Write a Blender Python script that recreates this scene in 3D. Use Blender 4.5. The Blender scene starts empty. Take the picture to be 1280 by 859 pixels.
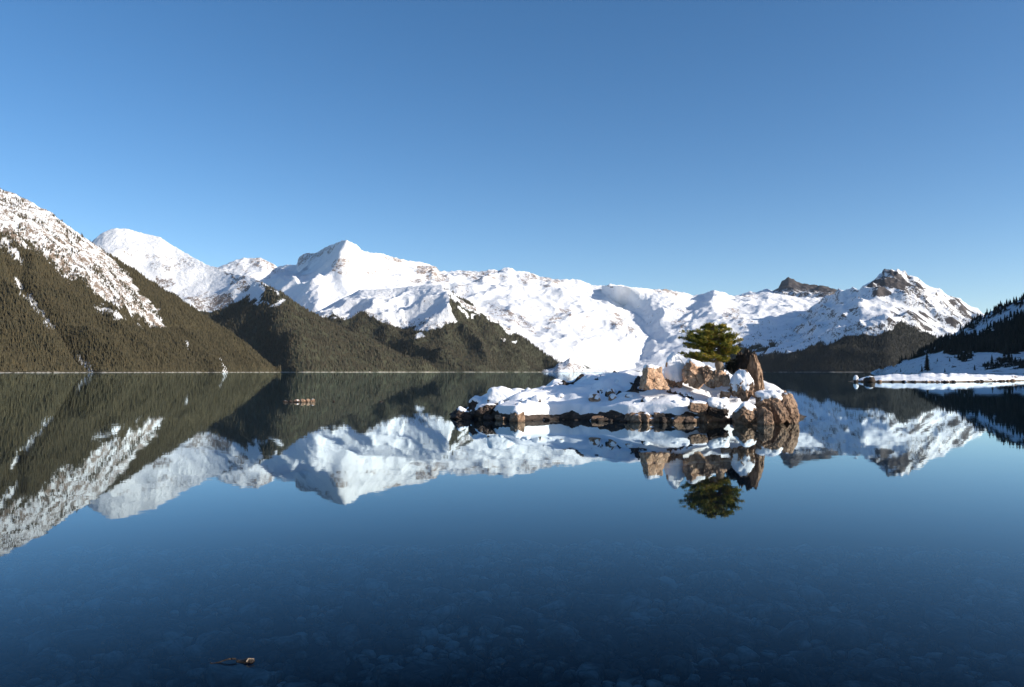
import bpy, bmesh, math, random
import numpy as np
from mathutils import Vector, Matrix, noise as mnoise

random.seed(7)
RNG = np.random.default_rng(7)
S = bpy.context.scene
C = S.collection

# ------------------------------------------------------------------ camera
CAM_H = 1.7
FPX = 1280 * 28.0 / 36.0
TH = math.atan(35.5 / FPX)
cam_d = bpy.data.cameras.new('camera')
cam_d.lens = 28.0
cam_d.sensor_width = 36.0
cam_d.clip_start = 0.1
cam_d.clip_end = 60000
cam = bpy.data.objects.new('camera', cam_d)
C.objects.link(cam)
cam.location = (0, 0, CAM_H)
cam.rotation_euler = (math.pi / 2 + TH, 0, 0)
S.camera = cam

# ------------------------------------------------------------------ light
SUN_EL = math.radians(20.5)
SUN_AZ = math.radians(110)          # clockwise from the view direction (+Y)
sdir = Vector((math.cos(SUN_EL) * math.sin(SUN_AZ), math.cos(SUN_EL) * math.cos(SUN_AZ), math.sin(SUN_EL)))
W = bpy.data.worlds.new('World')
S.world = W
W.use_nodes = True
wn = W.node_tree
wn.nodes.clear()
sky = wn.nodes.new('ShaderNodeTexSky')
sky.sky_type = 'NISHITA'
sky.sun_disc = False
sky.sun_elevation = SUN_EL
sky.sun_rotation = SUN_AZ
sky.altitude = 1500
sky.air_density = 0.8
sky.dust_density = 1.6
sky.ozone_density = 0.6
bg = wn.nodes.new('ShaderNodeBackground')
bg.inputs['Strength'].default_value = 0.122
wo = wn.nodes.new('ShaderNodeOutputWorld')
hs = wn.nodes.new('ShaderNodeHueSaturation')
hs.inputs['Saturation'].default_value = 1.33
wn.links.new(sky.outputs[0], hs.inputs['Color'])
wn.links.new(hs.outputs[0], bg.inputs[0])
wn.links.new(bg.outputs[0], wo.inputs[0])
sl = bpy.data.lights.new('sun', 'SUN')
sl.energy = 5.0
sl.angle = math.radians(0.5)
sl.color = (1.0, 0.90, 0.77)
sun = bpy.data.objects.new('sun', sl)
C.objects.link(sun)
sun.rotation_euler = sdir.to_track_quat('Z', 'Y').to_euler()
S.view_settings.view_transform = 'Standard'
S.view_settings.look = 'None'
S.view_settings.gamma = 1
S.view_settings.exposure = 0.5
S.render.engine = 'CYCLES'

# ------------------------------------------------------------------ helpers
def P(px, py, Y):
    """world point at depth Y on the sight line of photo pixel (px, py); numpy friendly"""
    x = (np.asarray(px, float) - 640) / FPX
    y = -(np.asarray(py, float) - 429.5) / FPX
    f = math.cos(TH) - y * math.sin(TH)
    return np.stack(np.broadcast_arrays(Y * x / f, Y * 1.0, CAM_H + Y * (math.sin(TH) + y * math.cos(TH)) / f), -1)

def Ywater(py):
    return CAM_H / math.tan(math.atan((np.asarray(py, float) - 429.5) / FPX) - TH) if np.ndim(py) == 0 else \
        CAM_H / np.tan(np.arctan((np.asarray(py, float) - 429.5) / FPX) - TH)

def topix(X, Y, Z):
    dz = Z - CAM_H
    f = Y * math.cos(TH) + dz * math.sin(TH)
    u = -Y * math.sin(TH) + dz * math.cos(TH)
    return 640 + FPX * X / f, 429.5 - FPX * u / f

_perm = RNG.permutation(256)
_perm = np.concatenate([_perm, _perm, _perm])
_grad = RNG.normal(size=(256, 3))
_grad /= np.linalg.norm(_grad, axis=1)[:, None]

def perlin(x, y, z=0.0):
    x, y, z = np.broadcast_arrays(np.asarray(x, float), np.asarray(y, float), np.asarray(z, float))
    xi, yi, zi = np.floor(x).astype(int), np.floor(y).astype(int), np.floor(z).astype(int)
    xf, yf, zf = x - xi, y - yi, z - zi
    f = lambda t: t * t * t * (t * (t * 6 - 15) + 10)
    u, v, w = f(xf), f(yf), f(zf)
    out = 0
    for dx in (0, 1):
        for dy in (0, 1):
            for dz in (0, 1):
                h = _perm[_perm[_perm[(xi + dx) & 255] + ((yi + dy) & 255)] + ((zi + dz) & 255)]
                g = _grad[h]
                d = g[..., 0] * (xf - dx) + g[..., 1] * (yf - dy) + g[..., 2] * (zf - dz)
                out = out + d * (u if dx else 1 - u) * (v if dy else 1 - v) * (w if dz else 1 - w)
    return out * 1.5

def fbm(x, y, z=0.0, o=5, g=0.5, l=2.03):
    a, s, t = 1.0, 0, 0
    for i in range(o):
        s = s + a * perlin(x, y, z + i * 7.3)
        t += a
        a *= g
        x, y, z = x * l, y * l, z * l
    return s / t

def ridged(x, y, z=0.0, o=5, g=0.5, l=2.07):
    a, s, t, w = 1.0, 0, 0, 1.0
    for i in range(o):
        n = 1 - np.abs(perlin(x, y, z + i * 5.1)) * 1.6
        n = np.clip(n, 0, 1) ** 2 * w
        w = np.clip(n * 1.5, 0, 1)
        s = s + a * n
        t += a
        a *= g
        x, y, z = x * l, y * l, z * l
    return s / t

def sst(a, b, x):
    t = np.clip((x - a) / (b - a), 0, 1)
    return t * t * (3 - 2 * t)

def mesh_np(name, V, F, mat=None, smooth=True, parent=None, attrs=None):
    V = np.asarray(V, float).reshape(-1, 3)
    F = np.asarray(F, int)
    me = bpy.data.meshes.new(name)
    n, k = F.shape
    me.vertices.add(len(V)); me.vertices.foreach_set('co', V.ravel())
    me.loops.add(n * k); me.loops.foreach_set('vertex_index', F.ravel())
    me.polygons.add(n)
    me.polygons.foreach_set('loop_start', np.arange(0, n * k, k))
    me.polygons.foreach_set('loop_total', np.full(n, k))
    me.polygons.foreach_set('use_smooth', np.full(n, smooth))
    me.update(calc_edges=True)
    if attrs:
        for an, av in attrs.items():
            a = me.attributes.new(an, 'FLOAT', 'POINT')
            a.data.foreach_set('value', np.asarray(av, float).ravel())
    if mat:
        me.materials.append(mat)
    o = bpy.data.objects.new(name, me)
    C.objects.link(o)
    if parent:
        o.parent = parent
    return o

def tag(o, label=None, cat=None, group=None, kind=None):
    if label: o['label'] = label
    if cat: o['category'] = cat
    if group: o['group'] = group
    if kind: o['kind'] = kind
    return o

def empty(name, loc, rz=0):
    o = bpy.data.objects.new(name, None)
    C.objects.link(o)
    o.location = loc
    o.rotation_euler = (0, 0, rz)
    return o

def in_poly(x, y, poly):
    r = np.zeros(np.shape(x), bool)
    n = len(poly)
    for i in range(n):
        x1, y1 = poly[i]; x2, y2 = poly[(i + 1) % n]
        if y1 == y2: continue
        c = ((y1 > y) != (y2 > y)) & (x < (x2 - x1) * (y - y1) / (y2 - y1) + x1)
        r ^= c
    return r

# ------------------------------------------------------------------ materials
class NT:
    def __init__(s, name):
        s.m = bpy.data.materials.new(name); s.m.use_nodes = True
        s.t = s.m.node_tree; s.t.nodes.clear()
        s.out = s.n('ShaderNodeOutputMaterial')
    def n(s, ty, **kw):
        n = s.t.nodes.new(ty)
        for k, v in kw.items():
            if k.startswith('i_'):
                n.inputs[k[2:].replace('_', ' ')].default_value = v
            else:
                setattr(n, k, v)
        return n
    def l(s, a, b): s.t.links.new(a, b)
    def noise(s, scale, detail=4, rough=0.6, vec=None, dist=0.0):
        n = s.n('ShaderNodeTexNoise'); n.inputs['Scale'].default_value = scale
        n.inputs['Detail'].default_value = detail; n.inputs['Roughness'].default_value = rough
        n.inputs['Distortion'].default_value = dist
        if vec is not None: s.l(vec, n.inputs['Vector'])
        return n.outputs['Fac']
    def math(s, op, a, b=None, c=None, clamp=False):
        n = s.n('ShaderNodeMath', operation=op); n.use_clamp = clamp
        for i, v in enumerate((a, b, c)):
            if v is None: continue
            if isinstance(v, (int, float)): n.inputs[i].default_value = v
            else: s.l(v, n.inputs[i])
        return n.outputs[0]
    def ramp(s, fac, stops):
        n = s.n('ShaderNodeValToRGB')
        e = n.color_ramp.elements
        while len(e) < len(stops): e.new(0.5)
        for i, (p, c) in enumerate(stops):
            e[i].position = p
            e[i].color = (*c, 1) if len(c) == 3 else c
        s.l(fac, n.inputs[0])
        return n.outputs[0]
    def mix(s, fac, a, b):
        n = s.n('ShaderNodeMix', data_type='RGBA')
        if isinstance(fac, (int, float)): n.inputs[0].default_value = fac
        else: s.l(fac, n.inputs[0])
        for sock, v in ((n.inputs[6], a), (n.inputs[7], b)):
            if isinstance(v, tuple): sock.default_value = (*v, 1)
            else: s.l(v, sock)
        return n.outputs[2]
    def attr(s, name):
        n = s.n('ShaderNodeAttribute'); n.attribute_name = name
        return n.outputs['Fac']
    def coord(s, which='Object'):
        return s.n('ShaderNodeTexCoord').outputs[which]
    def pos(s):
        return s.n('ShaderNodeNewGeometry').outputs['Position']
    def bump(s, h, strength, dist):
        n = s.n('ShaderNodeBump'); n.inputs['Strength'].default_value = strength
        n.inputs['Distance'].default_value = dist
        s.l(h, n.inputs['Height'])
        return n.outputs[0]
    def principled(s, col, rough=0.8, normal=None, spec=0.3, **kw):
        b = s.n('ShaderNodeBsdfPrincipled')
        if isinstance(col, tuple): b.inputs['Base Color'].default_value = (*col, 1)
        else: s.l(col, b.inputs['Base Color'])
        if isinstance(rough, (int, float)): b.inputs['Roughness'].default_value = rough
        else: s.l(rough, b.inputs['Roughness'])
        b.inputs['Specular IOR Level'].default_value = spec
        if normal is not None: s.l(normal, b.inputs['Normal'])
        for k, v in kw.items(): b.inputs[k.replace('_', ' ')].default_value = v
        return b.outputs[0]
    def done(s, sh):
        s.l(sh, s.out.inputs['Surface']); return s.m

SNOW = (0.81, 0.84, 0.88)

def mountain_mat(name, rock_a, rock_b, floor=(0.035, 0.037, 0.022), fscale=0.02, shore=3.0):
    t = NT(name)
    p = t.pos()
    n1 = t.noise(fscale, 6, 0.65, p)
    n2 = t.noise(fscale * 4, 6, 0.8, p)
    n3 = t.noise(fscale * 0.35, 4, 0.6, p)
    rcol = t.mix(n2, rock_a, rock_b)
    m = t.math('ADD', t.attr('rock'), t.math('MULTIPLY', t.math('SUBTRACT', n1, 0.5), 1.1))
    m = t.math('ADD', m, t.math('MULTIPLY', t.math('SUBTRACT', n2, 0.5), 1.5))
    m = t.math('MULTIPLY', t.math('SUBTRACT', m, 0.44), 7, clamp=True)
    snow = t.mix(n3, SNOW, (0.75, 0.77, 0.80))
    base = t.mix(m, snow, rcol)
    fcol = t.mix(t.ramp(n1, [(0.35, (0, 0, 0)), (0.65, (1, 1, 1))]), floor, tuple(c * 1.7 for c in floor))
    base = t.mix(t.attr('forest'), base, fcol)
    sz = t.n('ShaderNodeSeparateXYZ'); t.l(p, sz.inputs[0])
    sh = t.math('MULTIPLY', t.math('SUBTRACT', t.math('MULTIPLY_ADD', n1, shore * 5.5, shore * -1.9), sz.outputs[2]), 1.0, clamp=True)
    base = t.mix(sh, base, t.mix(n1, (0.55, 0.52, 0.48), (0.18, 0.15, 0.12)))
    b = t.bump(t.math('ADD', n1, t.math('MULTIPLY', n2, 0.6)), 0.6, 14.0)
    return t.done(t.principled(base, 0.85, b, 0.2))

M = {}
M['mtn_warm'] = mountain_mat('rocky_snow_warm', (0.09, 0.07, 0.055), (0.34, 0.27, 0.22), (0.04, 0.034, 0.018), 0.05, 1.6)
M['mtn_mid'] = mountain_mat('rocky_snow_mid', (0.08, 0.072, 0.07), (0.30, 0.25, 0.22), (0.035, 0.036, 0.022), 0.022, 2.4)
M['mtn_far'] = mountain_mat('rocky_snow_far', (0.12, 0.10, 0.095), (0.40, 0.33, 0.29), (0.035, 0.036, 0.022), 0.014, 2.6)
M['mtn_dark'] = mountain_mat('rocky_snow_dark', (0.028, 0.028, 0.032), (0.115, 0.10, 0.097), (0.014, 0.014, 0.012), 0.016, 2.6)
M['hill_right'] = mountain_mat('snowy_hill', (0.04, 0.038, 0.03), (0.08, 0.07, 0.06), (0.02, 0.018, 0.012), 0.06, 0.8)

def foliage_mat(name, a, b, trans=0.0):
    t = NT(name)
    oi = t.n('ShaderNodeObjectInfo')
    nz = t.noise(0.02, 3, 0.6, t.pos())
    f = t.math('ADD', t.math('MULTIPLY', oi.outputs['Random'], 0.6), t.math('MULTIPLY', nz, 0.5), clamp=True)
    return t.done(t.principled(t.mix(f, a, b), 0.75, None, 0.2))

M['needles_warm'] = foliage_mat('conifer_needles_warm', (0.024, 0.027, 0.016), (0.078, 0.061, 0.031))
M['needles_mid'] = foliage_mat('conifer_needles_mid', (0.025, 0.028, 0.019), (0.070, 0.057, 0.035))
M['needles_dark'] = foliage_mat('conifer_needles_dark', (0.010, 0.013, 0.012), (0.030, 0.030, 0.023))

# ------------------------------------------------------------------ lofted terrain
def smooth1(a, k):
    if k <= 0: return a
    ker = np.ones(2 * k + 1) / (2 * k + 1)
    p = np.pad(a, k, mode='edge')
    return np.convolve(p, ker, 'valid')

def loft(name, x0, x1, step, curves, rows, back, disp, mat, maskf, smY=12, vsm=2, bottom=-12.0, backrows=20, rockslope=0.11, jag=7.0):
    """curves front to back: list of [(px, py, Y)...]; py None = water level.  back=(dY, dropZ)."""
    px = np.arange(x0, x1 + 1e-6, step)
    lines = []
    for ci, c in enumerate(curves):
        c = np.array([(a, np.nan if b is None else b, d) for a, b, d in c], float)
        Y = np.interp(px, c[:, 0], c[:, 2]); Y = smooth1(Y, smY)
        if np.isnan(c[0, 1]):
            L = P(px, 465.0, Y); L[:, 2] = 0.0
            L[:, 0] = Y * (px - 640) / FPX / math.cos(TH) * 1.0
        else:
            py = np.interp(px, c[:, 0], c[:, 1])
            if ci < len(curves) - 1: py = smooth1(py, smY // 2)
            L = P(px, py, Y)
        lines.append(L)
    f = lines[0].copy(); s = 1 - 60.0 / f[:, 1]
    f[:, :2] *= s[:, None]; f[:, 2] = bottom
    if lines[0][0, 1] > 400: lines = [f] + lines; rows = [3] + rows
    segs = []
    for k, n in enumerate(rows):
        a, b = lines[k], lines[k + 1]
        tt = np.linspace(0, 1, n, endpoint=False)[:, None, None]
        segs.append(a[None] * (1 - tt) + b[None] * tt)
    segs.append(lines[-1][None])
    G = np.concatenate(segs, 0)                     # rows x cols x 3
    nr = G.shape[0]
    if vsm:
        Z = G[..., 2].copy()
        for it in range(vsm):
            Z[4:-1] = (Z[3:-2] + 2 * Z[4:-1] + Z[5:]) / 4
        G[..., 2] = Z
    # edge distance to crest in rows, as 0..1
    crest = lines[-1]
    v = np.linspace(0, 1, nr)[:, None] * np.ones(len(px))[None]
    dz = disp(G[..., 0], G[..., 1], G[..., 2], v, px[None] * np.ones((nr, 1)))
    G[..., 2] += dz + jag * sst(0.6, 1.0, v) * (ridged(G[..., 0] / (jag * 5 + 1), G[..., 1] / (jag * 5 + 1), 21.0, 4) - 0.45)
    # back side
    bk = crest.copy(); cz = G[-1, :, 2]
    tb = np.linspace(0, 1, backrows)[1:, None, None]
    sc = (crest[:, 1] + back[0]) / crest[:, 1]
    bk[:, 0] *= sc; bk[:, 1] *= sc
    bk[:, 2] = np.maximum(cz - back[1], bottom)
    top = G[-1]
    B = top[None] * (1 - tb) + bk[None] * tb
    B[..., 2] += fbm(B[..., 0] / 300, B[..., 1] / 300, 3.3, 4) * min(30, back[1] * 0.1) * np.sin(tb[..., 0] * math.pi)
    G = np.concatenate([G, B], 0)
    vx, vy = topix(G[..., 0], G[..., 1], G[..., 2])
    R, Cc = G.shape[:2]
    e1 = np.gradient(G, axis=0); e2 = np.gradient(G, axis=1)
    nn_ = np.cross(e1, e2); nzz = np.abs(nn_[..., 2]) / (np.linalg.norm(nn_, axis=-1) + 1e-9)
    att = maskf(G[..., 0], G[..., 1], G[..., 2], vx, vy)
    lim = np.percentile(nzz[5:nr], 14)
    att['rock'] = att['rock'] + rockslope * sst(lim + 0.08, lim - 0.12, nzz)
    idx = np.arange(R * Cc).reshape(R, Cc)
    F = np.stack([idx[:-1, :-1], idx[:-1, 1:], idx[1:, 1:], idx[1:, :-1]], -1).reshape(-1, 4)
    o = mesh_np(name, G.reshape(-1, 3), F, mat, True, None, {k: a.ravel() for k, a in att.items()})
    return o, G, att

def jit(x, y, X, Y, s, amp, seed=0.0):
    return x + fbm(X / s, Y / s, seed, 4) * amp, y + fbm(X / s, Y / s, seed + 9.1, 4) * amp

def forest(name, label, G, mask, area_per, h0, h1, mat, seed, minz=2.5, maxpx=1400, minpx=-140):
    rng = np.random.default_rng(seed)
    a = G[:-1, :-1]; b = G[:-1, 1:]; c = G[1:, :-1]
    ar = np.linalg.norm(np.cross(b - a, c - a), axis=-1)
    w = ar * np.clip(mask[:-1, :-1], 0, 1)
    pxx, _ = topix(a[..., 0], a[..., 1], a[..., 2])
    w = w * (a[..., 2] > minz) * (pxx < maxpx) * (pxx > minpx)
    N = int(w.sum() / area_per)
    cs = np.cumsum(w.ravel()); k = np.searchsorted(cs, rng.random(N) * cs[-1])
    k = np.minimum(k, w.size - 1)
    i, j = np.unravel_index(k, w.shape)
    u = rng.random(N)[:, None]; v = rng.random(N)[:, None]
    p = (G[i, j] * (1 - u) + G[i, j + 1] * u) * (1 - v) + (G[i + 1, j] * (1 - u) + G[i + 1, j + 1] * u) * v
    m = mask[i, j]
    hh = (h0 + (h1 - h0) * rng.random(N) ** 1.3) * (0.55 + 0.45 * m)
    p[:, 2] -= 0.6
    me = bpy.data.meshes.new(name)
    me.vertices.add(N); me.vertices.foreach_set('co', p.ravel())
    at = me.attributes.new('tree_height', 'FLOAT', 'POINT'); at.data.foreach_set('value', hh)
    at = me.attributes.new('tree_spin', 'FLOAT', 'POINT'); at.data.foreach_set('value', rng.random(N) * 6.28)
    o = bpy.data.objects.new(name, me); C.objects.link(o)
    ng = bpy.data.node_groups.new('scatter_' + name, 'GeometryNodeTree')
    ng.interface.new_socket('Geometry', in_out='INPUT', socket_type='NodeSocketGeometry')
    ng.interface.new_socket('Geometry', in_out='OUTPUT', socket_type='NodeSocketGeometry')
    nn = ng.nodes; gi = nn.new('NodeGroupInput'); go = nn.new('NodeGroupOutput')
    jn = nn.new('GeometryNodeJoinGeometry')
    for (r, dep, zz, vv) in ((0.20, 0.5, 0.06, 6), (0.155, 0.45, 0.30, 5), (0.10, 0.42, 0.58, 5)):
        cn = nn.new('GeometryNodeMeshCone'); cn.fill_type = 'NONE'
        cn.inputs['Vertices'].default_value = vv
        cn.inputs['Radius Top'].default_value = 0.0
        cn.inputs['Radius Bottom'].default_value = r
        cn.inputs['Depth'].default_value = dep
        tf = nn.new('GeometryNodeTransform')
        tf.inputs['Translation'].default_value = (0, 0, zz)
        tf.inputs['Rotation'].default_value = (0.03, 0.02, zz * 9)
        ng.links.new(cn.outputs[0], tf.inputs[0]); ng.links.new(tf.outputs[0], jn.inputs[0])
    sm = nn.new('GeometryNodeSetMaterial'); sm.inputs['Material'].default_value = mat
    ng.links.new(jn.outputs[0], sm.inputs[0])
    ip = nn.new('GeometryNodeInstanceOnPoints')
    ng.links.new(gi.outputs[0], ip.inputs['Points']); ng.links.new(sm.outputs[0], ip.inputs['Instance'])
    na = nn.new('GeometryNodeInputNamedAttribute'); na.data_type = 'FLOAT'; na.inputs[0].default_value = 'tree_height'
    nb = nn.new('GeometryNodeInputNamedAttribute'); nb.data_type = 'FLOAT'; nb.inputs[0].default_value = 'tree_spin'
    cx = nn.new('ShaderNodeCombineXYZ'); ng.links.new(nb.outputs[0], cx.inputs[2])
    ng.links.new(cx.outputs[0], ip.inputs['Rotation']); ng.links.new(na.outputs[0], ip.inputs['Scale'])
    ng.links.new(ip.outputs[0], go.inputs[0])
    mod = o.modifiers.new('scatter', 'NODES'); mod.node_group = ng
    me.materials.append(mat)
    tag(o, label, 'forest', None, 'stuff')
    print(name, N); open('/tmp/log','a').write(f'{name} {mat.name} {N}\n')
    return o

# ---- near left mountain -------------------------------------------------
def disp_A(X, Y, Z, v, px):
    g = ridged(X / 900 + 3, Y / 190, 1.0, 5) - 0.35
    n = fbm(X / 120, Y / 120, 2.0, 5)
    k = sst(0.0, 0.2, v) * (1 - 0.88 * sst(0.8, 1.0, v))
    vx, vy = topix(X, Y, Z)
    def seg(x1, y1, x2, y2):
        dx, dy = x2 - x1, y2 - y1; L = math.hypot(dx, dy)
        t = np.clip(((vx - x1) * dx + (vy - y1) * dy) / L / L, 0, 1)
        return ((vx - x1) * dy - (vy - y1) * dx) / L, np.hypot(vx - x1 - t * dx, vy - y1 - t * dy)
    e = 0
    for (a_, amp, wd) in (((20, 352, 126, 468), 75, 12), ((165, 400, 262, 466), 45, 10), ((60, 345, 200, 452), 34, 9)):
        sg, ds = seg(*a_)
        e = e - amp * np.exp(-(ds / wd) ** 2) + amp * 0.6 * np.exp(-((ds - 2.0 * wd) / (1.3 * wd)) ** 2) * (sg < 0)
    return g * 70 * k + e * k + n * (15 * k + 4 * sst(0.05, 0.2, v))
def mask_A(X, Y, Z, px, py):
    jx, jy = jit(px, py, X, Y, 60, 20, 4); jx, jy = jit(jx, jy, X, Y, 18, 7, 14)
    tal = in_poly(jx, jy, [(-200, 150), (0, 228), (60, 262), (132, 312), (150, 335), (160, 350), (192, 380), (209, 405), (197, 411), (168, 392), (150, 388), (128, 378), (100, 350), (60, 328), (35, 305), (0, 288), (-200, 200)])
    fine = fbm(X / 25, Y / 25, 5, 3)
    st = in_poly(jx, jy, [(0, 296), (10, 303), (27, 324), (22, 327), (0, 310)])
    jx2, jy2 = jit(px, py, X, Y, 30, 7, 4)
    for q in ([(30, 368), (38, 372), (68, 412), (60, 410)], [(92, 441), (96, 442), (118, 465), (109, 465)], [(16, 350), (22, 350), (30, 364), (26, 366)],
              [(273, 448), (275, 449), (286, 466), (282, 466)], [(229, 424), (232, 425), (236, 436), (233, 434)],
              [(110, 381), (130, 384), (160, 398), (150, 400)]):
        st |= in_poly(jx2, jy2, q)
    brown = in_poly(jx2, jy2, [(222, 446), (238, 456), (250, 468), (243, 468), (228, 456)]) | in_poly(jx2, jy2, [(310, 462), (350, 462), (350, 470), (300, 470)])
    op = (tal | st).astype(float)
    rock = np.where(tal, 0.40 + fine * 0.6 + 0.08 * sst(240, 330, py), np.where(brown, 0.75, 0.25))
    return {'forest': 1 - op, 'rock': rock + tal * 0.5 * fbm(X / 9, Y / 9, 31, 3)}
oA, GA, attA = loft('mountain', -260, 352, 1.6, [
    [(-260, None, 1010), (0, None, 1480), (120, None, 1830), (220, None, 2300), (300, None, 2850), (345, None, 3280), (352, None, 3330)],
    [(-260, 400, 1400), (0, 420, 1720), (120, 435, 2050), (220, 448, 2450), (300, 458, 2920), (345, 464.5, 3300), (352, 465.2, 3340)],
    [(-260, 230, 2000), (0, 320, 2300), (60, 345, 2420), (120, 372, 2560), (200, 407, 2780), (260, 433, 2950), (300, 446, 3060), (345, 463.5, 3310), (352, 465.2, 3345)],
    [(-260, 100, 2600), (-80, 196, 2700), (0, 236, 2780), (20, 243, 2790), (40, 253, 2800), (65, 267, 2810), (90, 286, 2850), (115, 302, 2880), (140, 320, 2910), (170, 338, 2950), (200, 358, 3000), (225, 373, 3030), (250, 391, 3070), (275, 408, 3120), (300, 425, 3180), (325, 445, 3250), (345, 462, 3330), (352, 465, 3350)]],
    [60, 110, 70], (700, 420), disp_A, M['mtn_warm'], mask_A, smY=10)
oA.name = 'mountain'
tag(oA, 'steep left mountainside with dark forest and a long bright boulder and snow chute', 'mountain', None, 'structure')
gully = 1 - 0.35 * sst(0.0, 0.3, fbm(GA[..., 0] / 300, GA[..., 1] / 40, 8, 3))
fm = attA['forest'] * gully
forest('forest_slope', 'olive brown conifer forest covering the near left mountainside', GA, fm, 25, 6, 13.5, M['needles_warm'], 1)
tal_tree = (1 - attA['forest']) * (0.12 + 0.8 * sst(-0.02, 0.2, fbm(GA[..., 0] / 80, GA[..., 1] / 60, 18, 3)))
forest('scattered_conifers', 'sparse small conifers dotting the snowy boulder chute on the left', GA, tal_tree, 45, 7, 12, M['needles_warm'], 2)

# ---- second mountain : white dome with forested ridge -------------------
def disp_B(X, Y, Z, v, px):
    g = ridged(X / 700 + 1, Y / 330, 4.0, 5) - 0.35
    n = fbm(X / 160, Y / 160, 6.0, 5)
    k = sst(0.0, 0.2, v) * (1 - 0.9 * sst(0.75, 1.0, v))
    return g * 70 * k + n * (22 * k + 3 * sst(0.05, 0.2, v))
def mask_B(X, Y, Z, px, py):
    jx, jy = jit(px, py, X, Y, 130, 14, 14)
    snow = in_poly(jx, jy, [(60, 150), (340, 150), (340, 300), (338, 352), (347, 364), (343, 374), (358, 373), (348, 381), (330, 381), (318, 376), (300, 378), (285, 380), (265, 388), (240, 384), (200, 372), (100, 340)])
    wood = in_poly(jx, jy, [(330, 352), (342, 362), (346, 372), (338, 380), (325, 376), (330, 364)])
    op = (snow & ~wood).astype(float)
    r = np.full(X.shape, 0.04)
    for q, a in (([(255, 330), (290, 342), (345, 362), (300, 350)], 0.55), ([(230, 372), (285, 368), (300, 380), (250, 386)], 0.5), ([(145, 312), (170, 308), (178, 322), (150, 324)], 0.35), ([(180, 318), (240, 322), (245, 340), (190, 338)], 0.36), ([(290, 350), (325, 352), (318, 362), (290, 362)], 0.42), ([(195, 345), (220, 345), (215, 358), (198, 356)], 0.5)):
        r = np.where(in_poly(jx, jy, q), a, r)
    return {'forest': 1 - op, 'rock': r}
oB, GB, attB = loft('mountain', 96, 560, 1.5, [
    [(96, None, 3900), (300, None, 4100), (345, None, 3950), (375, None, 3800), (450, None, 4100), (540, None, 4550), (560, None, 4650)],
    [(96, 430, 4200), (260, 428, 4450), (310, 424, 4350), (365, 420, 3980), (400, 428, 4120), (450, 440, 4300), (500, 452, 4430), (540, 464, 4560), (560, 466, 4680)],
    [(96, 350, 4900), (200, 372, 5000), (265, 386, 4900), (310, 380, 4720), (348, 372, 4500), (380, 396, 4480), (420, 416, 4480), (470, 438, 4500), (500, 450, 4520), (540, 463.7, 4570), (560, 466, 4700)],
    [(96, 322, 5600), (118, 299, 5650), (130, 290, 5680), (145, 285, 5700), (160, 286, 5700), (180, 292, 5700), (200, 296, 5650), (218, 309, 5600), (235, 318, 5500), (262, 332, 5350), (285, 340, 5200), (310, 346, 5000), (330, 353, 4850), (345, 364, 4720), (380, 388, 4640), (420, 408, 4600), (445, 418, 4590), (470, 429, 4580), (500, 444, 4575), (525, 456, 4575), (540, 463, 4580), (560, 466, 4720)]],
    [60, 90, 90], (1200, 500), disp_B, M['mtn_mid'], mask_B, smY=12)
tag(oB, 'white domed summit running down to a forested ridge, second mountain from the left', 'mountain', None, 'structure')
forest('forest_slope', 'dark conifer forest on the ridge below the white domed summit', GB, attB['forest'] * (1 - 0.3 * sst(0, .3, fbm(GB[..., 0] / 200, GB[..., 1] / 90, 3, 3))), 115, 11, 24, M['needles_mid'], 3)
fr = (1 - attB['forest']) * sst(350, 372, topix(GB[..., 0], GB[..., 1], GB[..., 2])[1]) * sst(0.12, 0.3, fbm(GB[..., 0] / 90, GB[..., 1] / 90, 31, 3)) * 0.35
forest('scattered_conifers', 'small dark conifers at the snow edge below the white dome', GB, fr, 150, 10, 16, M['needles_mid'], 4)

# ---- far knob behind ----------------------------------------------------
def disp_far(a, s1):
    def d(X, Y, Z, v, px):
        g = ridged(X / s1, Y / s1, 14.0, 6) - 0.35
        n = fbm(X / (s1 * 0.3), Y / (s1 * 0.3), 6.0, 5)
        k = sst(0.0, 0.25, v) * (1 - 0.85 * sst(0.8, 1.0, v))
        h = ridged(X / (s1 * 0.33), Y / (s1 * 0.33), 24.0, 4) - 0.4
        return g * a * k + h * a * 0.22 * k + n * a * 0.28 * (0.25 + 0.75 * k) * sst(0.02, 0.1, v)
    return d
def mask_knob(X, Y, Z, px, py):
    jx, jy = jit(px, py, X, Y, 200, 10, 4)
    r = np.where(in_poly(jx, jy, [(310, 318), (345, 324), (342, 340), (318, 336)]), 0.5, 0.34)
    return {'forest': r * 0, 'rock': r}
oK, GK, _ = loft('mountain', 240, 372, 1.5, [
    [(240, 390, 8600), (372, 390, 8600)],
    [(240, 352, 9000), (300, 345, 8900), (372, 352, 9000)],
    [(240, 346, 9400), (262, 338, 9400), (280, 331, 9380), (295, 325, 9350), (303, 322.5, 9350), (315, 323, 9350), (326, 322, 9400), (335, 326, 9400), (345, 332, 9450), (372, 345, 9500)]],
    [30, 60], (900, 400), disp_far(60, 420), M['mtn_far'], mask_knob, jag=20)
tag(oK, 'small far rocky snow knob showing between the dome and the highest white peak', 'mountain', None, 'structure')

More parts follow.
